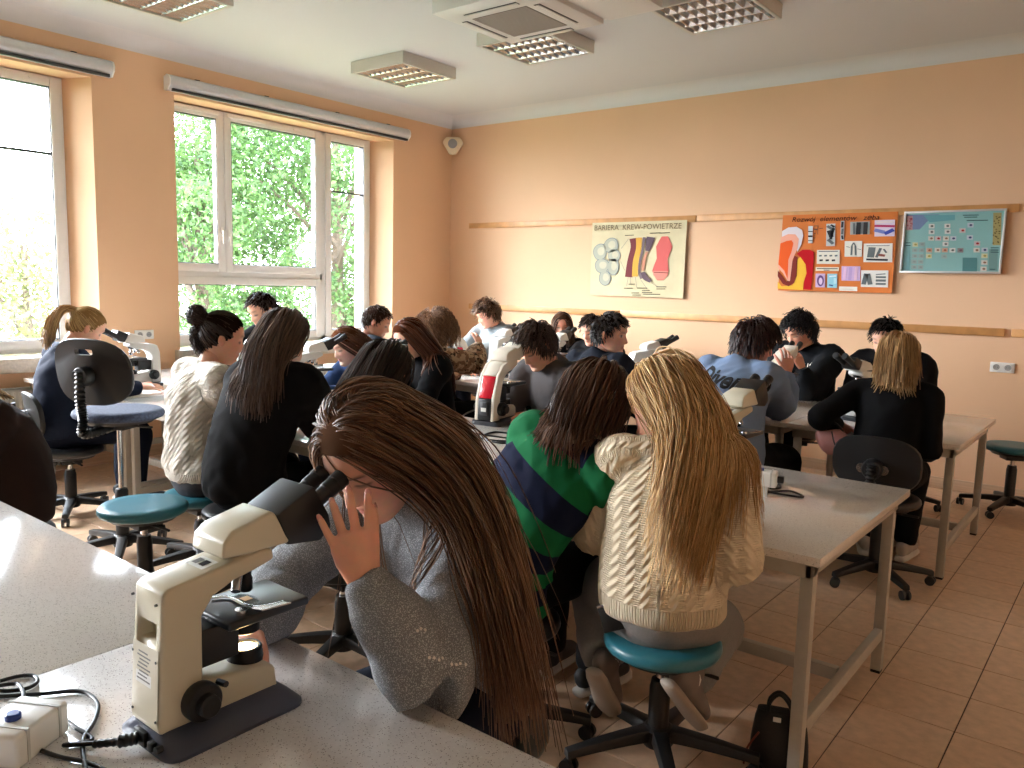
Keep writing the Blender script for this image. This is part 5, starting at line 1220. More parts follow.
        ln_ = h.get('length', 0.06)*rng.uniform(0.6, 1.2, n); dirl = np.array(h.get('dir', (0.2, 0.7, -0.4)))
        crown = np.array([0, -0.07, 0.085]); rad = L0-crown; rad /= np.linalg.norm(rad, axis=1)[:, None]+1e-9
        dl = 0.8*rad+0.5*dirl[None]+rng.normal(size=(n, 3))*h.get('noise', 0.3)*0.7+nl*h.get('lift', 0.35); v = dl@Rh.T; v /= np.linalg.norm(v, axis=1)[:, None]
        ds = ln_/(m-1); cr = h.get('curl', 0.0); ph = rng.uniform(0, 6.28, n); a1 = rng.normal(size=(n, 3)); a2 = np.cross(v, a1); a2 /= np.linalg.norm(a2, axis=1)[:, None]; a1 = np.cross(a2, v)
        for i in range(m):
            t = i/(m-1); q = p+cr*min(1, 3*t)*(a1*np.sin(ph+t*9)[:, None]+a2*np.cos(ph+t*9)[:, None]); P[:, i] = q
            v = v*0.85+0.15*(np.array([0, 0, -1.0])+bias)[None]; v /= np.linalg.norm(v, axis=1)[:, None]
            p = collide(p+v*ds[:, None], [], off, (Rh, Hc))
    if style == 'long':   # no stray strands across the face
        ql = ((P.reshape(-1, 3)-Hc)@Rh/(Rh[:, 0]@Rh[:, 0])).reshape(P.shape); bad = ((ql[..., 1] > 0.062) & (np.abs(ql[..., 0]) < 0.048) & (ql[..., 2] < 0.025) & (ql[..., 2] > -0.14)).any(1)
        P, w, hv = P[~bad], w[~bad], hv[~bad]
    V, Q, hvv = strand_mesh(P, w, hv); hr = np.full(len(V), 0.42)
    # scalp cap under the strands
    HV, HQ, _ = S['headgrid']; msk = scalp_mask(HV, h.get('front', 0.0)); c = HV-HE_C; HV2 = HV+c/np.linalg.norm(c, axis=1)[:, None]*0.0055
    qk = HQ[msk[HQ].all(1)]; HW = HV2@Rh.T+Hc
    Q = np.concatenate([Q, qk+len(V)]); V = np.concatenate([V, HW]); hvv = np.concatenate([hvv, np.full(len(HW), 0.12)]); hr = np.concatenate([hr, np.full(len(HW), 1.0)])
    used = np.zeros(len(V), bool); used[Q.ravel()] = True; idx = np.cumsum(used)-1
    return V[used], idx[Q], hvv[used], hr[used]

# ------------------------------------------------------------------ hands
def hand(Wp, F, N, side, curl=(20, 25, 25, 30, 20), spread=6, sc=1.0, thumb=35, seg=10, tips=None, parts_out=None):
    """Wp wrist, F finger direction, N palm normal; side +1 right / -1 left. curls: index, middle, ring, little, thumb (deg per joint)"""
    F = nz(F); N = nz(N-F*np.dot(N, F)); Tm = np.cross(F, N)*side; parts = []; nails = []
    pl = np.array([0, 0.02, 0.045, 0.07, 0.088])*sc
    parts.append(loft([Wp+F*d for d in pl-0.012*sc], np.array([0.024, 0.030, 0.038, 0.040, 0.036])*sc, np.array([0.019, 0.016, 0.015, 0.0135, 0.0105])*sc, Tm, 16))
    base = [(0.030, 0.082, 0.072, 0.0082), (0.010, 0.087, 0.080, 0.0086), (-0.011, 0.084, 0.074, 0.0082), (-0.030, 0.076, 0.058, 0.0072)]
    for i, (o, dst, ln_, r) in enumerate(base):
        p = Wp+(Tm*o+F*(dst-0.014))*sc; a = radians(spread*(1.5-i)); d = nz(F*cos(a)+Tm*sin(a)); pts = [p-d*0.012*sc, p]; c = curl[i]
        sg = [0.45, 0.30, 0.25]
        for k in range(3):
            an = radians(c*(0.7 if k == 0 else 1.0)); ax = N; d = nz(d*cos(an)+N*sin(an)-0*ax)
            Np = nz(N-d*np.dot(N, d)); p = p+d*ln_*sg[k]*sc; pts.append(p); N_l = Np
        PP = smooth_path(pts, 4); t = np.linspace(0, 1, len(PP)); rr = np.interp(t, [0, 0.2, 0.5, 0.85, 1], [1.05, 1.05, 1.0, 0.9, 0.72])*r*sc
        parts.append(loft(PP, rr, rr*0.92, Tm, seg)); nails.append((p, d, -N_l, r*sc))
        N = N
    p = Wp+(Tm*0.026+F*0.018)*sc; a = radians(thumb); d = nz(F*cos(a)+Tm*sin(a)); pts = [p-d*0.015*sc, p]
    for k, l in enumerate((0.038, 0.032, 0.026)):
        an = radians(curl[4]*0.6); d = nz(d*cos(an)+nz(N*0.8-Tm*0.2)*sin(an)); p = p+d*l*sc; pts.append(p)
    PP = smooth_path(pts, 4); t = np.linspace(0, 1, len(PP)); rr = np.interp(t, [0, 0.3, 0.7, 1], [0.0145, 0.0115, 0.0098, 0.0065])*sc
    parts.append(loft(PP, rr, rr*0.9, N, seg)); nails.append((p, d, nz(Tm-N*0.4), 0.0085*sc))
    return parts, nails

# ------------------------------------------------------------------ shoes
def shoe_mesh(A, fdir, sc=1.0):
    """returns (upper parts, sole parts); A ankle joint, fdir toe direction (may pitch)"""
    fd = nz(fdir); side = nz(np.cross(fd, UP)) if abs(fd[2]) < 0.95 else np.array([1.0, 0, 0]); up = np.cross(side, fd)
    L = np.array([-0.06, -0.03, 0.02, 0.08, 0.13, 0.165, 0.185])*sc
    hgt = np.array([0.040, 0.050, 0.050, 0.036, 0.028, 0.024, 0.016])*sc; wid = np.array([0.028, 0.034, 0.036, 0.042, 0.044, 0.036, 0.018])*sc
    base = A-up*0.085*sc
    C = [base+fd*l+up*(0.024*sc+h) for l, h in zip(L, hgt)]
    upper = [loft(C, wid, hgt, side, 14), loft([A-up*0.03*sc+fd*0.005, A+up*0.03*sc], 0.042*sc, 0.046*sc, side, 14)]
    S = [base+fd*l+up*0.017*sc for l in np.array([-0.068, -0.03, 0.03, 0.09, 0.14, 0.175, 0.195])*sc]
    sole = [loft(S, np.array([0.030, 0.038, 0.040, 0.047, 0.049, 0.040, 0.020])*sc, 0.0165*sc, side, 14)]
    return upper, sole

# ------------------------------------------------------------------ person builder
TORSO = {'f': (np.array([0.150, 0.165, 0.172, 0.138, 0.136, 0.150, 0.160, 0.120, 0.052]), np.array([0.105, 0.118, 0.118, 0.098, 0.106, 0.112, 0.092, 0.068, 0.050])),
         'm': (np.array([0.145, 0.158, 0.162, 0.148, 0.155, 0.170, 0.180, 0.138, 0.058]), np.array([0.105, 0.118, 0.120, 0.108, 0.112, 0.118, 0.098, 0.074, 0.056]))}
TT_ = np.array([-0.16, -0.06, 0.08, 0.30, 0.50, 0.70, 0.86, 0.95, 1.0])
def rotz(v, a): c, s = cos(a), sin(a); return np.array([c*v[0]-s*v[1], s*v[0]+c*v[1], v[2]])
def axis_coords(V, axes):
    best = None
    for pts, rad, X, flip in axes:
        P = np.asarray(pts, float); seg = np.linalg.norm(np.diff(P, axis=0), axis=1); s = np.concatenate([[0], np.cumsum(seg)])
        sq_ = np.linspace(0, s[-1], 48); PP = np.stack([np.interp(sq_, s, P[:, k]) for k in range(3)], 1); RR = np.interp(sq_, s, np.broadcast_to(rad, (len(P),)))
        D = np.linalg.norm(V[:, None]-PP[None], axis=2); j = D.argmin(1); d = D[np.arange(len(V)), j]-RR[j]
        Tn = np.gradient(PP, axis=0); Tn /= np.linalg.norm(Tn, axis=1)[:, None]; rel = V-PP[j]; v = sq_[j]+np.sum(rel*Tn[j], 1)
        Xo = X[None]-Tn[j]*(Tn[j]@X)[:, None]; Xo /= np.linalg.norm(Xo, axis=1)[:, None]+1e-9; Yo = np.cross(Tn[j], Xo)
        u = np.arctan2(np.sum(rel*Xo, 1), np.sum(rel*Yo, 1))*float(np.mean(RR)); v = (s[-1]-v) if flip else v
        if best is None: best = [d, u, v]
        else:
            m = d < best[0]; best = [np.where(m, d, best[0]), np.where(m, u, best[1]), np.where(m, v, best[2])]
    return best[1], best[2]
def part_mesh(name, V, Q, T, root, mat, attrs=None, parent=None):
    me = fast_mesh(name, V-np.array(root.location), Q, T)
    for k, v in (attrs or {}).items(): set_attr(me, k, v)
    return link_mesh(name, me, mat, parent or root)
def person(label, hip, seat, yaw, head, hyaw=None, hpitch=10, hroll=0, sex='f', sc=1.0, skin=(226, 176, 148), brow=(70, 50, 38), top=None, legs=None, hair=None,
           armL=None, armR=None, feet=None, shoes=((60, 60, 62), (210, 206, 198)), vox=0.0145, res=0.8, eyes=False, slouch=0.05, twist=0.0, group='students at the microscopes', seed=None, sh_tilt=0.0, girth=1.0, hsc=1.17, socks=False):
    sc = sc*1.08
    rng = np.random.default_rng(seed if seed is not None else abs(hash(label)) % 9999)
    rng = np.random.default_rng(sum(ord(c)*(i+1) for i, c in enumerate(label)) % 99991)
    a = radians(yaw); f = np.array([-sin(a), cos(a), 0]); r = np.array([cos(a), sin(a), 0]); hip3 = np.array([hip[0], hip[1], seat+0.105*sc])
    Hc = np.asarray(head, float); ha = radians(yaw if hyaw is None else hyaw); p_ = radians(hpitch); hf = np.array([-sin(ha), cos(ha), 0]); hr = np.array([cos(ha), sin(ha), 0])
    hy = hf*cos(p_)-UP*sin(p_); hz = UP*cos(p_)+hf*sin(p_); q_ = radians(hroll); hx = hr*cos(q_)+hz*sin(q_); hz = hz*cos(q_)-hr*sin(q_)
    Rh = np.stack([hx, hy, hz], 1)*hsc
    root = empty('person', (float(hip[0]), float(hip[1]), 0.0)); tag(root, label, 'person', group)
    att = Hc+Rh@np.array([0, -0.028, -0.080]); Nk = att-0.075*sc*(0.75*UP+0.25*hz)-0.035*f
    spd = nz(Nk-hip3); B0, B1, B2, B3 = hip3, hip3+UP*0.17-f*0.03, Nk-spd*0.17-f*slouch, Nk
    def spine(t):
        t = np.asarray(t, float)[:, None]; tc_ = np.clip(t, 0, 1); P = (1-tc_)**3*B0+3*(1-tc_)**2*tc_*B1+3*(1-tc_)*tc_**2*B2+tc_**3*B3
        return P+np.minimum(t, 0)*UP*0.52
    rs = nz(rotz(r, radians(twist))+UP*sh_tilt)
    tw_, td_ = TORSO[sex]; tw_ = tw_*sc*girth; td_ = td_*sc*girth
    X = np.array([nz(r*(1-np.clip(t, 0, 1))+rs*np.clip(t, 0, 1)) for t in TT_])
    shw = (0.155 if sex == 'f' else 0.178)*sc
    shp = spine([0.93])[0]; SL, SR = shp-rs*shw, shp+rs*shw
    LU, LF = 0.285*sc, 0.245*sc
    arms = {}
    for side, S, spec in ((-1, SL, armL or {}), (1, SR, armR or {})):
        w = np.asarray(spec.get('w', hip3+f*0.46*sc+r*side*0.15+UP*0.0), float)
        if 'w' not in spec: w[2] = spec.get('wz', TT+0.055)
        pole = np.asarray(spec.get('pole', r*side*0.35-UP*0.95-f*0.2), float)
        if 'e' in spec: E = np.asarray(spec['e'], float); W = w
        else: E, W = ik(S, w, LU, LF, pole)
        F = np.asarray(spec.get('F', nz(W-E)*0.7+f*0.5), float); N = np.asarray(spec.get('N', -UP*0.8-r*side*0.3), float)
        arms[side] = (S, E, W, nz(F), N, spec)
    lg = {}
    for side in (-1, 1):
        hj = hip3+r*side*0.085*sc-UP*0.01; ft = (feet or {}).get(side)
        if ft is None: A = hip3+f*0.40*sc+r*side*0.10*sc; A[2] = 0.095; toe = nz(f+r*side*0.15)
        else: A, toe = np.asarray(ft[0], float), nz(ft[1])
        K, A2 = ik(hj, A, 0.42*sc, 0.41*sc, f*1.0+UP*1.1+r*side*0.15); lg[side] = (hj, K, A2, toe)
    # ---- skin body
    parts = [loft(spine(TT_), tw_-0.012, td_-0.012, X, 20), loft(smooth_path([Nk-spd*0.04, Nk+(att-Nk)*0.3, att, Hc+Rh@np.array([0, -0.012, -0.03])], 4), (0.050 if sex == 'f' else 0.058)*sc, (0.050 if sex == 'f' else 0.058)*sc, r, 16)]
    for side, (S, E, W, F, N, sp) in arms.items():
        P = smooth_path([S-rs*side*0.05, S, S*0.45+E*0.55, E, E*0.5+W*0.5, W], 4); t = np.linspace(0, 1, len(P))
        parts.append(loft(P, np.interp(t, [0, .2, .4, .6, .75, 1], [.05, .05, .042, .037, .036, .026])*sc, np.interp(t, [0, .2, .4, .6, .75, 1], [.05, .05, .042, .037, .034, .021])*sc, f, 14))
    for side, (hj, K, A, toe) in lg.items():
        P = smooth_path([hj, hj*0.5+K*0.5, K, K*0.6+A*0.4, A], 4); t = np.linspace(0, 1, len(P))
        parts.append(loft(P, np.interp(t, [0, .25, .5, .65, 1], [.075, .07, .052, .05, .034])*sc, np.interp(t, [0, .25, .5, .65, 1], [.075, .07, .052, .052, .036])*sc, r, 14))
        parts.append(loft([A-UP*0.03-toe*0.03, A-UP*0.045+toe*0.06, A-UP*0.06+toe*0.14], [.03, .036, .03], [.03, .025, .014], np.cross(toe, UP), 12))
    bV, bQ, bT = remesh(parts, 0.0195, 3); skl = np.array(lin(skin)[:3]); bC = np.repeat(skl[None], len(bV), 0)
    hV, hQ, hT = head_mesh(res, 0.94 if sex == 'f' else 1.04); hC = face_colors(hV, skin, brow, eyes, (184, 98, 92) if sex == 'f' else (186, 116, 102)); grid = (hV, hQ, hT)
    pieces = [(bV, bQ, bT)]; cols = [bC]
    pieces.append((hV@Rh.T+Hc, hQ, hT)); cols.append(hC)
    for s in (-1, 1):   # ears
        eV, eQ, eT = loft([np.array([s*0.070, -0.012, 0.0]), np.array([s*0.076, -0.014, 0.0]), np.array([s*0.083, -0.018, 0.001])], [0.026, 0.030, 0.024], [0.015, 0.018, 0.013], np.array([0, 0, 1.0]), 14)
        eV = eV+np.stack([0*eV[:, 0], -0.12*(eV[:, 2]), -0.008+0*eV[:, 0]], 1); pieces.append((eV@Rh.T+Hc, eQ, eT)); cols.append(np.repeat((skl*np.array([1.0, 0.86, 0.84]))[None], len(eV), 0))
    nails_all = []
    for side, (S, E, W, F, N, sp) in arms.items():
        hp_, nails = hand(W, F, N, side, sp.get('curl', (22, 24, 26, 28, 18)), sp.get('spread', 6), 0.98*sc*sp.get('hs', 1.0), sp.get('thumb', 35), 12 if res > 1.2 else 8)
        if res > 2: hp_ = [remesh(hp_, 0.0034, 3)]
        for h_ in hp_: pieces.append(h_); cols.append(np.repeat((skl*np.array([1.0, 0.92, 0.9]))[None], len(h_[0]), 0))
        nails_all += nails
    V, Q, T = join(pieces); body = part_mesh('body', V, Q, T, root, m_skin, {'col': np.concatenate(cols)})
    if res > 1.2:
        for (p, d, up_, rr) in nails_all:
            nv = loft([p-d*0.007+up_*rr*0.45, p+up_*rr*0.42, p+d*0.008+up_*rr*0.25], [rr*0.62, rr*0.7, rr*0.4], [0.0016, 0.0018, 0.001], np.cross(d, up_), 10)
            part_mesh('fingernail', *nv, root, M('nail_polish', (226, 160, 150), 0.2, coat=0.5), None, body)
    # ---- top garment
    top = top or {}; c = top.get('fit', 0.018); hem = top.get('hem', -0.06); tq = np.linspace(hem, 1.0, 22)
    gw = np.interp(tq, TT_, tw_)+c*np.interp(tq, [hem, 0.2, 0.85, 1.0], [0.75, 1.15, 0.8, 0.5]); gd = np.interp(tq, TT_, td_)+c*np.interp(tq, [hem, 0.2, 0.85, 1.0], [0.75, 1.15, 0.8, 0.5])
    if top.get('boxy'): gw = np.maximum(gw, np.where(tq < 0.8, (tw_.max()+c*0.6)*top['boxy'], 0)); gd = np.maximum(gd, np.where(tq < 0.75, (td_.max()+c*0.5)*top['boxy'], 0))
    Xq = np.array([nz(r*(1-np.clip(t, 0, 1))+rs*np.clip(t, 0, 1)) for t in tq]); SPq = spine(tq)
    tp = [loft(SPq, gw, gd, Xq, 24, dome=0.25)]; axes = [(SPq, (gw+gd)/2, r, False)]
    # shoulder yoke and collar
    tp.append(loft([SL+UP*0.004, SL*0.5+Nk*0.5+UP*0.008, Nk-spd*0.015, SR*0.5+Nk*0.5+UP*0.008, SR+UP*0.004], np.array([0.052, 0.058, 0.062, 0.058, 0.052])*sc+c*0.5, np.array([0.05, 0.05, 0.05, 0.05, 0.05])*sc+c*0.35, f, 16))
    ch = top.get('collar', 0.03)
    if ch: tp.append(loft([Nk-spd*0.02, Nk+nz(att-Nk)*ch], (0.062 if sex == 'f' else 0.07)*sc+c*0.25, (0.060 if sex == 'f' else 0.068)*sc+c*0.25, r, 18, dome=0.2))
    for side, (S, E, W, F, N, sp) in arms.items():
        cuff = top.get('sleeve', 0.98); Wc = E+(W-E)*cuff; el = top.get('elbow', 0.0)
        P = smooth_path([S-rs*side*0.055, S+rs*side*0.012-UP*0.012, S*0.5+E*0.5, E+nz(E-(S+W)/2)*el, E*0.5+Wc*0.5, Wc], 5); t = np.linspace(0, 1, len(P))
        ra = np.interp(t, [0, .2, .4, .6, .8, .93, 1], [.058, .058, .050, .045, .042, .034, .031])*sc+c*np.interp(t, [0, .3, .6, .85, .95, 1], [.6, 1.1, 1.3, 1.2, .5, .35])
        tp.append(loft(P, ra, ra, f, 16, dome=0.15)); axes.append((P, ra, f, True))
    if top.get('hood'):
        k = top['hood']; nb = Nk-f*0.02
        arc = [nb+rs*(0.115*cos(t))*k-f*(0.085*sin(t)-0.03)*k+UP*(0.012+0.030*sin(t)-0.03*abs(cos(t))) for t in np.linspace(-0.45, pi+0.45, 11)]
        tp.append(loft(arc, np.array([.022, .03, .036, .042, .046, .048, .046, .042, .036, .03, .022])*k, np.array([.02, .026, .03, .034, .036, .037, .036, .034, .03, .026, .02])*k, UP, 14))
        tp.append(loft([nb-f*0.065*k+UP*0.03, nb-f*0.095*k-UP*0.045, nb-f*0.085*k-UP*0.115*k], np.array([0.10, 0.095, 0.055])*k, np.array([0.035, 0.036, 0.02])*k, rs, 16))
    tv = top.get('vox', vox); V, Q, T = remesh(tp, tv, top.get('smooth', 7 if tv < 0.01 else 4)); N_ = normals_of(V, Q, T)
    V = V+N_*wrinkle(V, rng, top.get('wr', 0.005), top.get('wf', 34))[:, None]+N_*wrinkle(V, rng, top.get('wr', 0.005)*0.5, 75)[:, None]
    cu, cv = axis_coords(V, axes)
    tob = part_mesh(top.get('name', 'sweater'), V, Q, T, root, top['mat'], {'cu': cu, 'cv': cv})
    # ---- trousers
    legs = legs or {}; lc = legs.get('fit', 0.014)
    tp2 = [loft(spine([-0.14, -0.06, 0.04, 0.14]), np.array([0.15, 0.163, 0.168, 0.15])*sc*girth+0.012, np.array([0.108, 0.118, 0.116, 0.104])*sc*girth+0.012, r, 20)]; ax2 = []
    for side, (hj, K, A, toe) in lg.items():
        A_ = K+(A-K)*legs.get('len', 0.97); P = smooth_path([hj-f*0.02, hj*0.5+K*0.5, K, K*0.55+A_*0.45, A_], 5); t = np.linspace(0, 1, len(P))
        ra = np.interp(t, [0, .25, .5, .65, 1], [.088, .080, .062, .058, .046 if not legs.get('wide') else .064])*sc+lc; tp2.append(loft(P, ra, ra, r, 16, dome=0.12)); ax2.append((P, ra, r, True))
    V2, Q2, T2 = remesh(tp2, 0.0175, 4); N2 = normals_of(V2, Q2, T2); V2 = V2+N2*wrinkle(V2, rng, 0.004, 38)[:, None]; cu2, cv2 = axis_coords(V2, ax2)
    part_mesh('trousers', V2, Q2, T2, root, legs.get('mat') or cloth('navy_trousers', 'denim', (34, 38, 50)), {'cu': cu2, 'cv': cv2+0.2})
    # ---- shoes
    for side, (hj, K, A, toe) in lg.items():
        up_, so_ = shoe_mesh(A, toe, sc); v, q, t3 = remesh(up_, 0.011, 3)
        so1 = part_mesh('shoe', v, q, t3, root, M('shoe_%d_%d_%d' % shoes[0], shoes[0], 0.6, bump=(120, 0.1)))
        v, q, t3 = join(so_); part_mesh('sole', v, q, t3, root, M('sole_%d_%d_%d' % shoes[1], shoes[1], 0.6), None, so1)
    if socks:
        for side, (hj, K, A, toe) in lg.items():
            sk_ = loft([A-nz(K-A)*0.01, A+nz(K-A)*0.05, A+nz(K-A)*0.085], [0.046, 0.043, 0.044], [0.048, 0.044, 0.044], r, 16, dome=0.1); part_mesh('sock', *sk_, root, M('white_sock', (226, 222, 214), 0.9))
    # ---- hair
    rt = [(spine([0.25])[0], spine([0.72])[0], 0.112*sc+c, 0.118*sc+c), (SL, SR, 0.066*sc+c*0.8, 0.066*sc+c*0.8), (spine([0.72])[0], spine([0.9])[0], 0.118*sc+c, 0.085*sc+c), (Nk, att, 0.055, 0.055)]
    tl = (tw_[5]-td_[5])
    for s in (-1, 1):
        S, E, W = arms[s][:3]; rt.append((S, E, 0.058*sc+c, 0.052*sc+c)); rt.append((spine([0.35])[0]+r*s*tl, spine([0.8])[0]+r*s*tl, 0.10*sc+c, 0.10*sc+c)); rt.append((E, W, 0.048*sc+c, 0.035*sc+c))
    Sd = dict(Rh=Rh, Hc=Hc, r=r, f=f, caps=rt, headgrid=grid)
    if hair:
        hV_, hQ_, hv_, hr_ = make_hair(Sd, hair, rng)
        part_mesh('hair', hV_, hQ_, None, root, hair_mat(hair['c1'], hair['c2']), {'hv': hv_, 'hr': hr_})
    return dict(root=root, body=body, top=tob, topgeo=(V, Q, T, N_), Nk=Nk, spine=spine, rs=rs, r=r, f=f, arms=arms, Rh=Rh, Hc=Hc, SL=SL, SR=SR, legs=lg, cu=cu, cv=cv)

def project_print(P, me, centre, ux, uz, d, mat, name, off=0.004):
    """lay a flat mesh (x,y) onto the garment by ray casting along d"""
    V, Q, T, N = P['topgeo']; bvh = BVHTree.FromPolygons([tuple(v) for v in V], [tuple(map(int, q)) for q in Q]+[tuple(map(int, t)) for t in T])
    bm = bmesh.new(); bm.from_mesh(me); bmesh.ops.triangulate(bm, faces=bm.faces)
    for _ in range(2):
        es = [e for e in bm.edges if e.calc_length() > 0.014]
        if es: bmesh.ops.subdivide_edges(bm, edges=es, cuts=1); bmesh.ops.triangulate(bm, faces=[f_ for f_ in bm.faces if len(f_.verts) > 3])
    for v in bm.verts:
        o = Vector(centre+ux*v.co.x+uz*v.co.y-d*0.5); h = bvh.ray_cast(o, Vector(d), 1.2)
        if h[0] is not None: v.co = h[0]-Vector(d)*off-Vector(P['root'].location)
        else: v.co = o+Vector(d)*0.5-Vector(P['root'].location)
    bm.to_mesh(me); bm.free(); return link_mesh(name, me, mat, P['top'])

# ------------------------------------------------------------------ garments and hair colours
c_navy = cloth('navy_sweatshirt', 'hoodie', (26, 34, 52)); c_black = cloth('black_cotton', 'hoodie', (13, 13, 15)); c_white = cloth('white_cable_wool', 'cable', (230, 224, 212))
c_beige = cloth('beige_ribbed_wool', 'rib', (206, 184, 164)); c_stripe = cloth('striped_jersey', 'stripe', (22, 28, 52), (24, 104, 62)); c_cream = cloth('cream_cable_wool', 'cable', (232, 216, 188))
c_grey = cloth('charcoal_fleece', 'hoodie', (82, 78, 78)); c_lgrey = cloth('light_grey_fleece', 'hoodie', (128, 136, 140)); c_blue = cloth('slate_blue_fleece', 'hoodie', (122, 142, 172))
c_camo = cloth('camouflage_cloth', 'camo', (186, 158, 128), (136, 104, 80)); c_wool = cloth('sequinned_grey_wool', 'wool', (128, 130, 134), (184, 187, 190)); c_brownj = cloth('dark_brown_jacket', 'plain', (46, 36, 34))
j_grey = cloth('grey_denim', 'denim', (146, 143, 140)); j_dgrey = cloth('dark_grey_denim', 'denim', (72, 74, 78)); j_navy = cloth('navy_trousers', 'denim', (26, 32, 48)); j_black = cloth('black_trousers', 'denim', (20, 20, 22))
BLOND = ((156, 110, 64), (252, 218, 158)); BLOND2 = ((110, 78, 48), (206, 168, 116)); BROWN = ((44, 28, 20), (104, 72, 50)); DARK = ((22, 15, 12), (62, 42, 32)); BLACK = ((8, 8, 9), (34, 30, 30)); AUB = ((54, 28, 18), (122, 74, 48)); LBROWN = ((66, 46, 34), (150, 114, 86)); MBROWN = ((58, 40, 28), (138, 100, 70))
def hs(cols, **k): d = dict(c1=cols[0], c2=cols[1]); d.update(k); return d
def tp_(mat, **k): d = dict(mat=mat); d.update(k); return d

# ================================================================== the people
# foreground girl at the beige microscope
Hd = np.array([-1.350, 1.212, 1.236])
FG = person('girl in a grey sequinned sweater looking into the large beige microscope', (-1.31, 1.50), 0.475, 178, Hd, 182, 36, 0, 'f', 1.0, (232, 178, 152), (78, 54, 40),
    tp_(c_wool, fit=0.026, vox=0.0085, wr=0.006, wf=30, sleeve=1.0, elbow=0.012, collar=0.03, name='sweater'), dict(mat=j_navy),
    hs(((64, 44, 33), (154, 116, 88)), style='long', length=0.76, n=2700, seg=18, width=0.0023, thick=0.024, sweep=0.7, back=0.75, bias=(0.36, -0.34, 0), bias2=(0.25, 0.55, 0), bias_far=0.25, noise=0.02, part=0.0, spread=0.16),
    armL=dict(e=(-1.075, 1.115, 0.825), w=(-1.185, 1.030, 1.030), F=(-0.36, -0.02, 0.93), N=(-0.80, 0.55, 0.10), curl=(6, 6, 12, 6, 4), spread=9, thumb=16, hs=1.10),
    armR=dict(e=(-1.64, 1.17, 0.86), w=(-1.50, 0.985, 0.83), F=(0.5, -0.8, 0.05), N=(0.1, 0.0, -1)), res=2.2, vox=0.010, slouch=0.04, hsc=1.24)
# sequins on her sweater
V, Q, T, N_ = FG['topgeo']; rng = np.random.default_rng(11); sq_ = MB(); cu, cv = FG['cu'], FG['cv']
cand = np.where((V-np.array([0, 0, 1.3]))@np.array([0.3, -0.7, 0.0]) > -10)[0]
rows = rng.choice(cand, 46, replace=False)
KD = V
for i0 in rows:
    p0 = V[i0]; tdir = nz(np.cross(N_[i0], np.array([0.4, 0.2, 0.9])))
    for k in range(rng.integers(2, 6)):
        q = p0+tdir*0.010*k+rng.normal(size=3)*0.002; j = np.linalg.norm(KD-q, axis=1).argmin(); c_, n_ = V[j], N_[j]; x_ = nz(np.cross(n_, UP+0.01)); y_ = np.cross(n_, x_); c_ = c_+n_*0.0016
        ring = [c_+0.0034*(cos(t)*x_+sin(t)*y_) for t in np.linspace(0, 2*pi, 9)[:-1]]; sq_.add([p-np.array(FG['root'].location) for p in ring], [tuple(range(8))])
so_ = sq_.build('sequins', M('pearl_sequin', (236, 232, 226), 0.15, metal=0.3), FG['top'], smooth=0); so_['kind'] = 'stuff'

# girl in the cream cable sweater
CR = person('girl in a cream cable-knit sweater with very long blonde hair, seen from behind', (-1.20, 2.36), 0.45, 24, ATY(664, 398, 2.40), 92, 6, 0, 'f', 1.0, (236, 184, 160), (120, 90, 62),
    tp_(c_cream, fit=0.032, vox=0.009, wr=0.005, wf=26, hem=-0.03, boxy=1.06, collar=0.035), dict(mat=j_grey, fit=0.018, wide=True, len=0.93),
    hs(BLOND, style='long', length=0.62, n=2600, seg=16, width=0.0023, thick=0.030, back=0.95, bias=(-0.22, -0.20, 0), bias_far=0.4, noise=0.025, part=0.0, spread=0.17, wave=0.006, wavef=9),
    armL=dict(w=(-1.44, 2.58, 0.85), pole=(-0.35, -0.5, -1)), armR=dict(w=(-1.10, 2.62, 0.84), pole=(0.35, -0.3, -1)), shoes=((112, 100, 94), (158, 144, 130)), socks=True,
    feet={-1: (ATY(606, 664, 2.30), (-0.10, 0.60, -0.80)), 1: (ATY(688, 676, 2.36), (0.12, 0.62, -0.72))}, res=1.6, vox=0.009, slouch=0.03)
ph = empty('smartphone', tuple(ATY(612, 622, 2.215)), radians(20)); b_ = MB().box(-0.036, 0.036, -0.004, 0.004, -0.03, 0.06).build('case', m_black, ph, bevel=0.003, rot=(radians(-12), radians(-22), 0)); MB().box(-0.036, 0.036, -0.005, 0.005, 0.052, 0.0615).build('metal_edge', m_chrome, ph, bevel=0.002, rot=(radians(-12), radians(-22), 0)); tag(ph, 'smartphone in the back pocket of the grey jeans', 'phone')

# striped jumper girl
ST = person('girl in a green and navy striped rugby jumper leaning to the right', (-1.76, 2.18), 0.46, -4, ATY(598, 398, 2.42), -25, 20, 14, 'f', 1.02, (226, 176, 148), (60, 40, 30),
    tp_(c_stripe, fit=0.034, vox=0.008, wr=0.006, wf=24, hem=-0.20, boxy=1.0, collar=0.02, name='jumper'), dict(mat=j_black, fit=0.02),
    hs(BROWN, style='long', length=0.31, n=1700, seg=14, width=0.0026, thick=0.024, back=0.45, bias=(0.12, -0.12, 0), noise=0.03, part=0.01), shoes=((30, 32, 36), (206, 204, 200)), res=1.0, sh_tilt=-0.28)
mbc = loft([ST['Nk']-0.01*UP-ST['r']*0.0, ST['Nk']+UP*0.035], 0.082, 0.078, ST['r'], 24, dome=0); part_mesh('collar', mbc[0], mbc[1], None, ST['root'], cloth('cream_collar', 'plain', (222, 206, 182)), {'cu': np.zeros(len(mbc[0])), 'cv': np.ones(len(mbc[0]))})

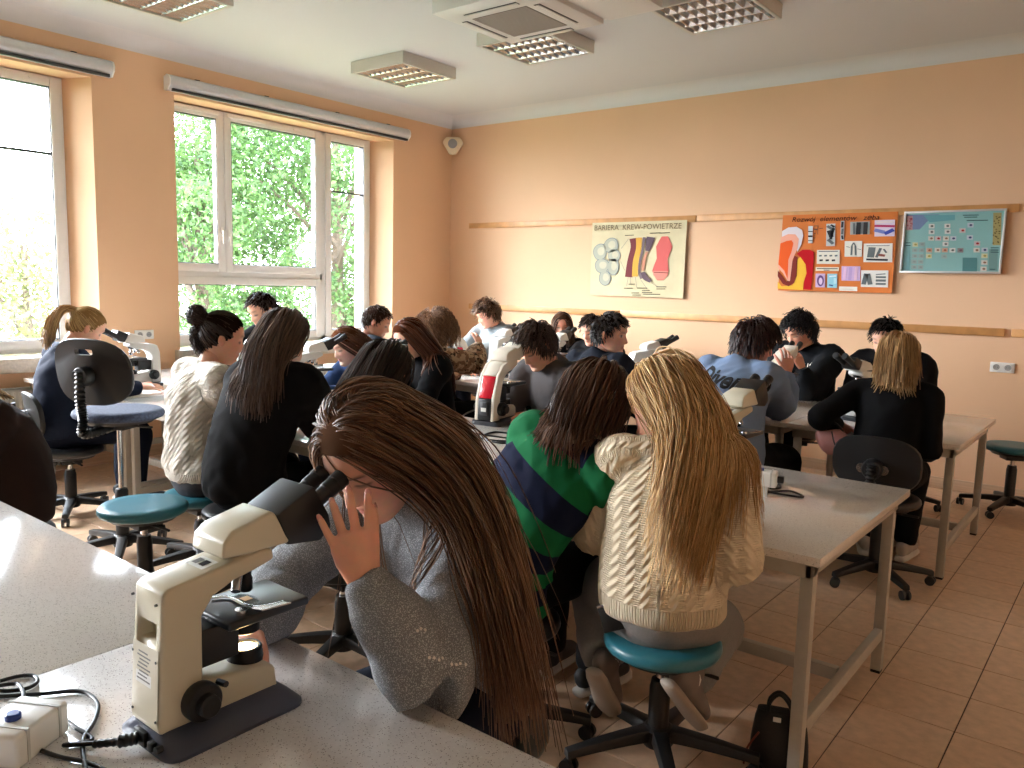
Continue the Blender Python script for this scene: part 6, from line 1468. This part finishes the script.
# beige ribbed sweater, dark hair
person('girl with long dark brown hair in a beige ribbed sweater, back to the camera', (-2.52, 2.20), 0.46, 4, ATY(386, 372, 2.42), 14, 8, 0, 'f', 1.0, (226, 176, 148), (50, 34, 26),
    tp_(c_beige, fit=0.034, vox=0.009, boxy=0.9), dict(mat=j_black), hs(DARK, style='long', length=0.44, n=1300, seg=15, width=0.003, thick=0.026, back=0.7, bias=(0, -0.25, 0), noise=0.02))
# black hoodie, long hair
person('girl in a black hoodie with long straight brown hair seen from behind', (-3.50, 2.27), 0.47, 12, ATY(286, 336, 2.44), 20, 2, 0, 'f', 1.03, (226, 176, 148), (50, 34, 26),
    tp_(c_black, fit=0.048, hood=1.0, boxy=1.0, hem=-0.12, wr=0.006, name='hoodie'), dict(mat=j_black), hs(((48, 36, 30), (118, 94, 78)), style='long', length=0.42, n=1200, seg=14, width=0.003, thick=0.026, back=0.7, bias=(0.05, -0.22, 0), noise=0.02, wave=0.004))
# white knit, dark curls pinned up
person('girl in a white knit sweater with dark curls pinned up', (-4.02, 2.32), 0.445, -6, ATY(222, 338, 2.42), -22, 12, 0, 'f', 1.02, (214, 160, 132), (36, 24, 20),
    tp_(c_white, fit=0.032, vox=0.009, wr=0.009, wf=40, boxy=0.92), dict(mat=j_dgrey, fit=0.02), hs(DARK, style='bun', n=620, seg=20, width=0.0036, thick=0.014, tie=(0.0, -0.105, 0.07), loose=0.5), armR=dict(w=(-3.80, 2.72, 0.87)))
# ponytail
person('blonde ponytailed girl in a navy sweatshirt at the leftmost white microscope', (-5.64, 2.28), 0.475, -6, ATY(86, 328, 2.48), -8, 30, 0, 'f', 1.0, (228, 178, 150), (110, 84, 58),
    tp_(c_navy, fit=0.03, hem=-0.08), dict(mat=j_navy), hs(((122, 92, 58), (206, 172, 116)), style='pony', length=0.34, n=620, seg=18, width=0.0034, thick=0.012, tie=(0, -0.11, 0.062), bias=(0, -0.15, 0)),
    armR=dict(w=(-5.42, 2.72, 0.85), F=(0.1, 1, -0.05), curl=(8, 8, 8, 10, 6)), armL=dict(w=(-5.98, 2.86, 0.88)), shoes=((22, 22, 24), (206, 204, 200)))
# person behind the low pane
person('short dark-haired boy at a white microscope in front of the low window pane', (-5.82, 3.96), 0.56, 178, ATY(262, 310, 3.88), 178, 24, 0, 'm', 1.0, (220, 170, 142), (40, 30, 26),
    tp_(c_black, fit=0.03), dict(mat=j_black), hs(DARK, style='short', length=0.05, n=420, seg=5, width=0.0042, thick=0.014))
# navy top, long hair
person('girl with long straight brown hair in a navy top looking into a white microscope', (-4.58, 4.02), 0.46, 176, ATY(347, 345, 3.86), 172, 22, 0, 'f', 0.98, (232, 188, 166), (70, 48, 36),
    tp_(cloth('blue_navy_top', 'hoodie', (36, 56, 92)), fit=0.03), dict(mat=j_navy), hs(((66, 40, 26), (128, 84, 58)), style='long', length=0.42, n=620, seg=14, width=0.0036, thick=0.016, back=0.9, bias=(0.10, -0.05, 0), noise=0.012), shoes=((40, 40, 44), (200, 198, 194)))
# auburn hair, black top
person('girl with very long auburn hair in a black top at a red-covered microscope', (-3.90, 4.04), 0.47, 176, ATY(410, 338, 3.90), 176, 26, 0, 'f', 1.0, (226, 172, 150), (66, 40, 30),
    tp_(c_black, fit=0.024), dict(mat=j_black), hs(AUB, style='long', length=0.56, n=760, seg=16, width=0.0038, thick=0.02, back=0.5, bias=(0.12, 0.12, 0), noise=0.014))
# charcoal hoodie boy at the red microscope
_rm = ATZ(487, 425, TT)
person('boy in a charcoal hoodie looking into the ivory microscope with red cover', (-2.86, 4.12), 0.48, 172, ATY(536, 346, 3.98), 166, 36, 0, 'm', 1.0, (222, 166, 136), (40, 28, 22),
    tp_(c_grey, fit=0.036, hood=0.95, name='hoodie'), dict(mat=j_black), hs(((26, 17, 14), (92, 66, 52)), style='short', length=0.062, n=1200, seg=7, width=0.0042, thick=0.028, noise=0.15, lift=0.05, curl=0.002, dir=(0.1, 0.9, -0.2)),
    armR=dict(w=(_rm[0]-0.13, _rm[1]+0.16, TT+0.05), F=(0.2, -1, 0), N=(1, 0, -0.2), curl=(25, 25, 25, 25, 20)), armL=dict(w=(_rm[0]+0.24, _rm[1]+0.16, TT+0.05), F=(-0.5, -0.9, 0), N=(-0.6, 0.2, -0.8), curl=(25, 25, 25, 25, 20)), res=1.1)
# boy at window turned right
person('short-haired boy in dark clothes bending to the right by the window reveal', (-5.28, 4.58), 0.47, -10, ATY(377, 322, 4.72), -48, 22, 0, 'm', 1.0, (216, 164, 138), (46, 32, 26),
    tp_(cloth('dark_slate_top', 'hoodie', (40, 48, 60)), fit=0.03), dict(mat=j_black), hs(((34, 22, 17), (84, 60, 46)), style='short', length=0.03, n=420, seg=5, width=0.0042, thick=0.011, lift=0.15))
# curly person in camouflage sleeves
person('curly light brown haired person in camouflage sleeves gripping a microscope', (-4.50, 4.55), 0.47, -8, ATY(436, 330, 4.70), -20, 18, 0, 'f', 1.04, (222, 172, 144), (80, 58, 42),
    tp_(c_camo, fit=0.034, sleeve=0.95, name='jacket'), dict(mat=j_black), hs(((92, 62, 44), (184, 140, 104)), style='short', length=0.17, n=1500, seg=14, width=0.003, thick=0.05, noise=0.35, lift=0.35, curl=0.016, bias=(0, 0, -0.9)),
    armR=dict(w=ATY(478, 345, 5.05), pole=(0.9, 0, -0.7), F=(-0.3, 0.5, 0.5), N=(-0.8, 0.3, 0.2), curl=(40, 40, 40, 40, 25)))
# dark hoodie looking right
person('dark-hooded boy with short hair turning his face to the right', (-2.96, 4.60), 0.49, -12, ATY(611, 334, 4.76), -78, 6, 0, 'm', 1.02, (228, 172, 146), (44, 30, 24),
    tp_(cloth('ink_blue_hoodie', 'hoodie', (28, 32, 42)), fit=0.038, hood=0.95, name='hoodie'), dict(mat=j_black), hs(((20, 15, 13), (56, 42, 34)), style='short', length=0.04, n=640, seg=5, width=0.0044, thick=0.018, noise=0.2, lift=0.2), eyes=True, res=1.1)
# blue hoodie
_mb = ATY(783, 352, 5.83)
BLU = person('boy in a slate blue hoodie with black script lettering on the back', (-1.94, 4.58), 0.50, -10, ATY(756, 342, 4.84), -48, 20, 0, 'm', 1.05, (222, 162, 136), (40, 26, 22),
    tp_(c_blue, fit=0.046, hood=1.08, boxy=1.0, name='hoodie'), dict(mat=j_black), hs(((24, 14, 13), (74, 46, 40)), style='short', length=0.07, n=1200, seg=7, width=0.0042, thick=0.028, noise=0.15, lift=0.0, bias=(0, 0, -0.4), dir=(0, -0.3, -0.6)),
    armR=dict(e=ATY(778, 405, 5.02), w=ATY(787, 372, 5.10), F=(-0.05, 0.15, 0.95), N=(-0.7, 0.6, 0), curl=(18, 20, 30, 40, 15)), res=1.0, slouch=0.08)
wd = BLU['rs']; upv = nz(BLU['spine']([0.85])[0]-BLU['spine']([0.45])[0]); cen = BLU['spine']([0.86])[0]
ux = nz(wd*0.98-upv*0.08); me = text_mesh('Diverse', 0.135, 0.3, 0.0, bold=0.004); project_print(BLU, me, cen+wd*0.045+upv*0.012, ux, nz(np.cross(ux, -BLU['f']))*(-1) if np.dot(np.cross(ux, -BLU['f']), UP) < 0 else nz(np.cross(ux, -BLU['f'])), BLU['f'], M('black_flock', (16, 16, 20), 0.8), 'script_lettering')
sw = MB(); n_ = 16
for i in range(n_+1):
    t = i/n_; sw.v += [(-0.21+0.40*t, -0.075+0.010*sin(t*pi), 0), (-0.21+0.40*t, -0.075-0.038*(1-t)-0.004+0.010*sin(t*pi), 0)]
sw.f = [(2*i, 2*i+1, 2*i+3, 2*i+2) for i in range(n_)]; sw.m = [0]*n_; me2 = bpy.data.meshes.new('swoosh'); me2.from_pydata(sw.v, [], sw.f)
project_print(BLU, me2, cen, ux, nz(np.cross(BLU['f'], ux)) if np.dot(np.cross(BLU['f'], ux), UP) > 0 else nz(np.cross(ux, BLU['f'])), BLU['f'], M('black_flock', (16, 16, 20), 0.8), 'swoosh_underline')
# blonde in black top
BB = person('girl in a fitted black top with shoulder-length dark blonde hair, back to the camera', (-1.12, 4.80), 0.51, 6, ATY(898, 357, 5.02), 14, 18, 0, 'f', 1.03, (228, 176, 148), (110, 84, 58),
    tp_(c_black, fit=0.012, wr=0.003), dict(mat=j_black), hs(BLOND2, style='long', length=0.27, n=1100, seg=12, width=0.0028, thick=0.024, back=0.7, bias=(0, -0.15, 0), noise=0.02),
    armL=dict(w=ATY(840, 425, 4.92), pole=(-0.5, -0.5, -0.6), F=(0.2, 0.6, -0.6)), armR=dict(w=(-1.0, 5.10, TT+0.05), pole=(0.3, -0.5, -1), F=(-0.8, 0.6, 0)), shoes=((186, 176, 168), (220, 216, 208)))
hb = empty('handbag', tuple(ATY(834, 442, 4.74)), radians(20)); q_ = MB().ball((0, 0, 0), (0.105, 0.05, 0.075), 20, 10)
q_.xf(lambda p: np.array([p[0], p[1]*(1+0.25*sin(p[0]*60)*0.3), p[2]+0.012*sin(p[0]*40)-0.25*p[0]])); q_.build('body', M('dusty_pink_leather', (198, 142, 140), 0.55, bump=(40, 0.3)), hb, smooth=70)
MB().tube(smooth_path([(-0.02, -0.055, 0.07), (0.0, -0.06, 0.0), (0.03, -0.055, -0.06)], 6), 0.004, 8).build('strap', m_black, hb); MB().tube(smooth_path([(-0.05, 0, 0.07), (0.0, -0.01, 0.11), (0.06, 0, 0.04)], 6), 0.007, 8).build('handle', m_black, hb)
tag(hb, 'dusty pink handbag on the lap of the girl in black', 'handbag')
# far row by the back wall
person('far boy in a light grey hoodie looking into a white microscope', (-5.55, 6.62), 0.48, 172, ATY(487, 314, 6.48), 160, 24, 0, 'm', 1.05, (220, 160, 134), (60, 42, 32),
    tp_(c_lgrey, fit=0.036, hood=0.95, name='hoodie'), dict(mat=j_navy), hs(MBROWN, style='short', length=0.07, n=700, seg=7, width=0.0048, thick=0.032, noise=0.3, lift=0.2, curl=0.006, dir=(0, 0.8, 0)))
person('smiling girl with long brown hair near the back wall', (-4.72, 6.70), 0.46, -160, ATY(562, 326, 6.62), -146, 12, 0, 'f', 1.0, (226, 162, 138), (60, 42, 32),
    tp_(c_black, fit=0.03, collar=0.06), dict(mat=j_black), hs(((50, 34, 25), (112, 80, 58)), style='long', length=0.36, n=520, seg=13, width=0.004, thick=0.016, back=0.3, noise=0.015), eyes=True)
person('dark-haired person partly hidden at the far white microscope', (-4.18, 6.66), 0.47, 176, ATY(592, 330, 6.50), 172, 20, 0, 'm', 1.0, (220, 166, 140), (30, 24, 22),
    tp_(c_black, fit=0.03, hood=0.9, name='hoodie'), dict(mat=j_black), hs(((30, 24, 22), (70, 56, 48)), style='short', length=0.05, n=480, seg=5, width=0.0045, thick=0.018))
KB = person('black curly haired boy in a black lettered hoodie holding the eyepieces', (-2.16, 6.62), 0.50, 172, ATY(799, 331, 6.42), 158, 26, 0, 'm', 1.05, (214, 158, 130), (20, 16, 16),
    tp_(cloth('faded_black_fleece', 'hoodie', (24, 26, 29)), fit=0.044, hood=1.0, boxy=0.95, name='hoodie'), dict(mat=j_black), hs(BLACK, style='short', length=0.06, n=1000, seg=8, width=0.0042, thick=0.034, noise=0.35, lift=0.2, curl=0.009),
    armL=dict(e=ATY(808, 398, 6.20), w=ATY(802, 368, 6.18), F=(-0.45, -0.15, 0.85), N=(-0.9, 0.3, 0), curl=(25, 28, 30, 32, 18)), armR=dict(w=ATY(780, 372, 6.16), F=(0.3, -0.2, 0.9), N=(0.8, 0.2, 0), curl=(30, 30, 30, 30, 18)), res=1.0)
fw = -KB['rs']; kc = KB['spine']([0.60])[0]
for (tx, dx, dz, sz) in (('us\u2019', 0.09, 0.10, 0.085), ('TB', -0.05, 0.005, 0.09), ('ain', -0.02, -0.095, 0.08)):
    me = text_mesh(tx, sz, 0.0); project_print(KB, me, kc+fw*dx+UP*dz, nz(fw), UP, -KB['f'], M('cream_print', (216, 210, 196), 0.8), 'chest_lettering')
person('person in black hidden behind the blonde girl at the right end', (-1.42, 6.66), 0.48, 176, ATY(886, 338, 6.40), 170, 20, 0, 'm', 1.03, (216, 166, 140), (20, 16, 16),
    tp_(c_black, fit=0.045, boxy=1.0, name='hoodie', hood=0.95), dict(mat=j_black), hs(BLACK, style='short', length=0.05, n=500, seg=5, width=0.0045, thick=0.02))
# left edge
person('person in a dark brown jacket cut off by the left edge of the photo', (-4.08, 1.42), 0.44, 176, (-4.15, 1.20, 1.16), 170, 20, 0, 'f', 1.05, (222, 172, 146), (120, 90, 60),
    tp_(c_brownj, fit=0.04, boxy=1.08, hem=-0.14, wr=0.005, wf=26, name='jacket'), dict(mat=j_black), hs(BLOND2, style='long', length=0.30, n=500, seg=12, width=0.004, thick=0.02, back=0.3, bias=(0, 0.1, 0)))
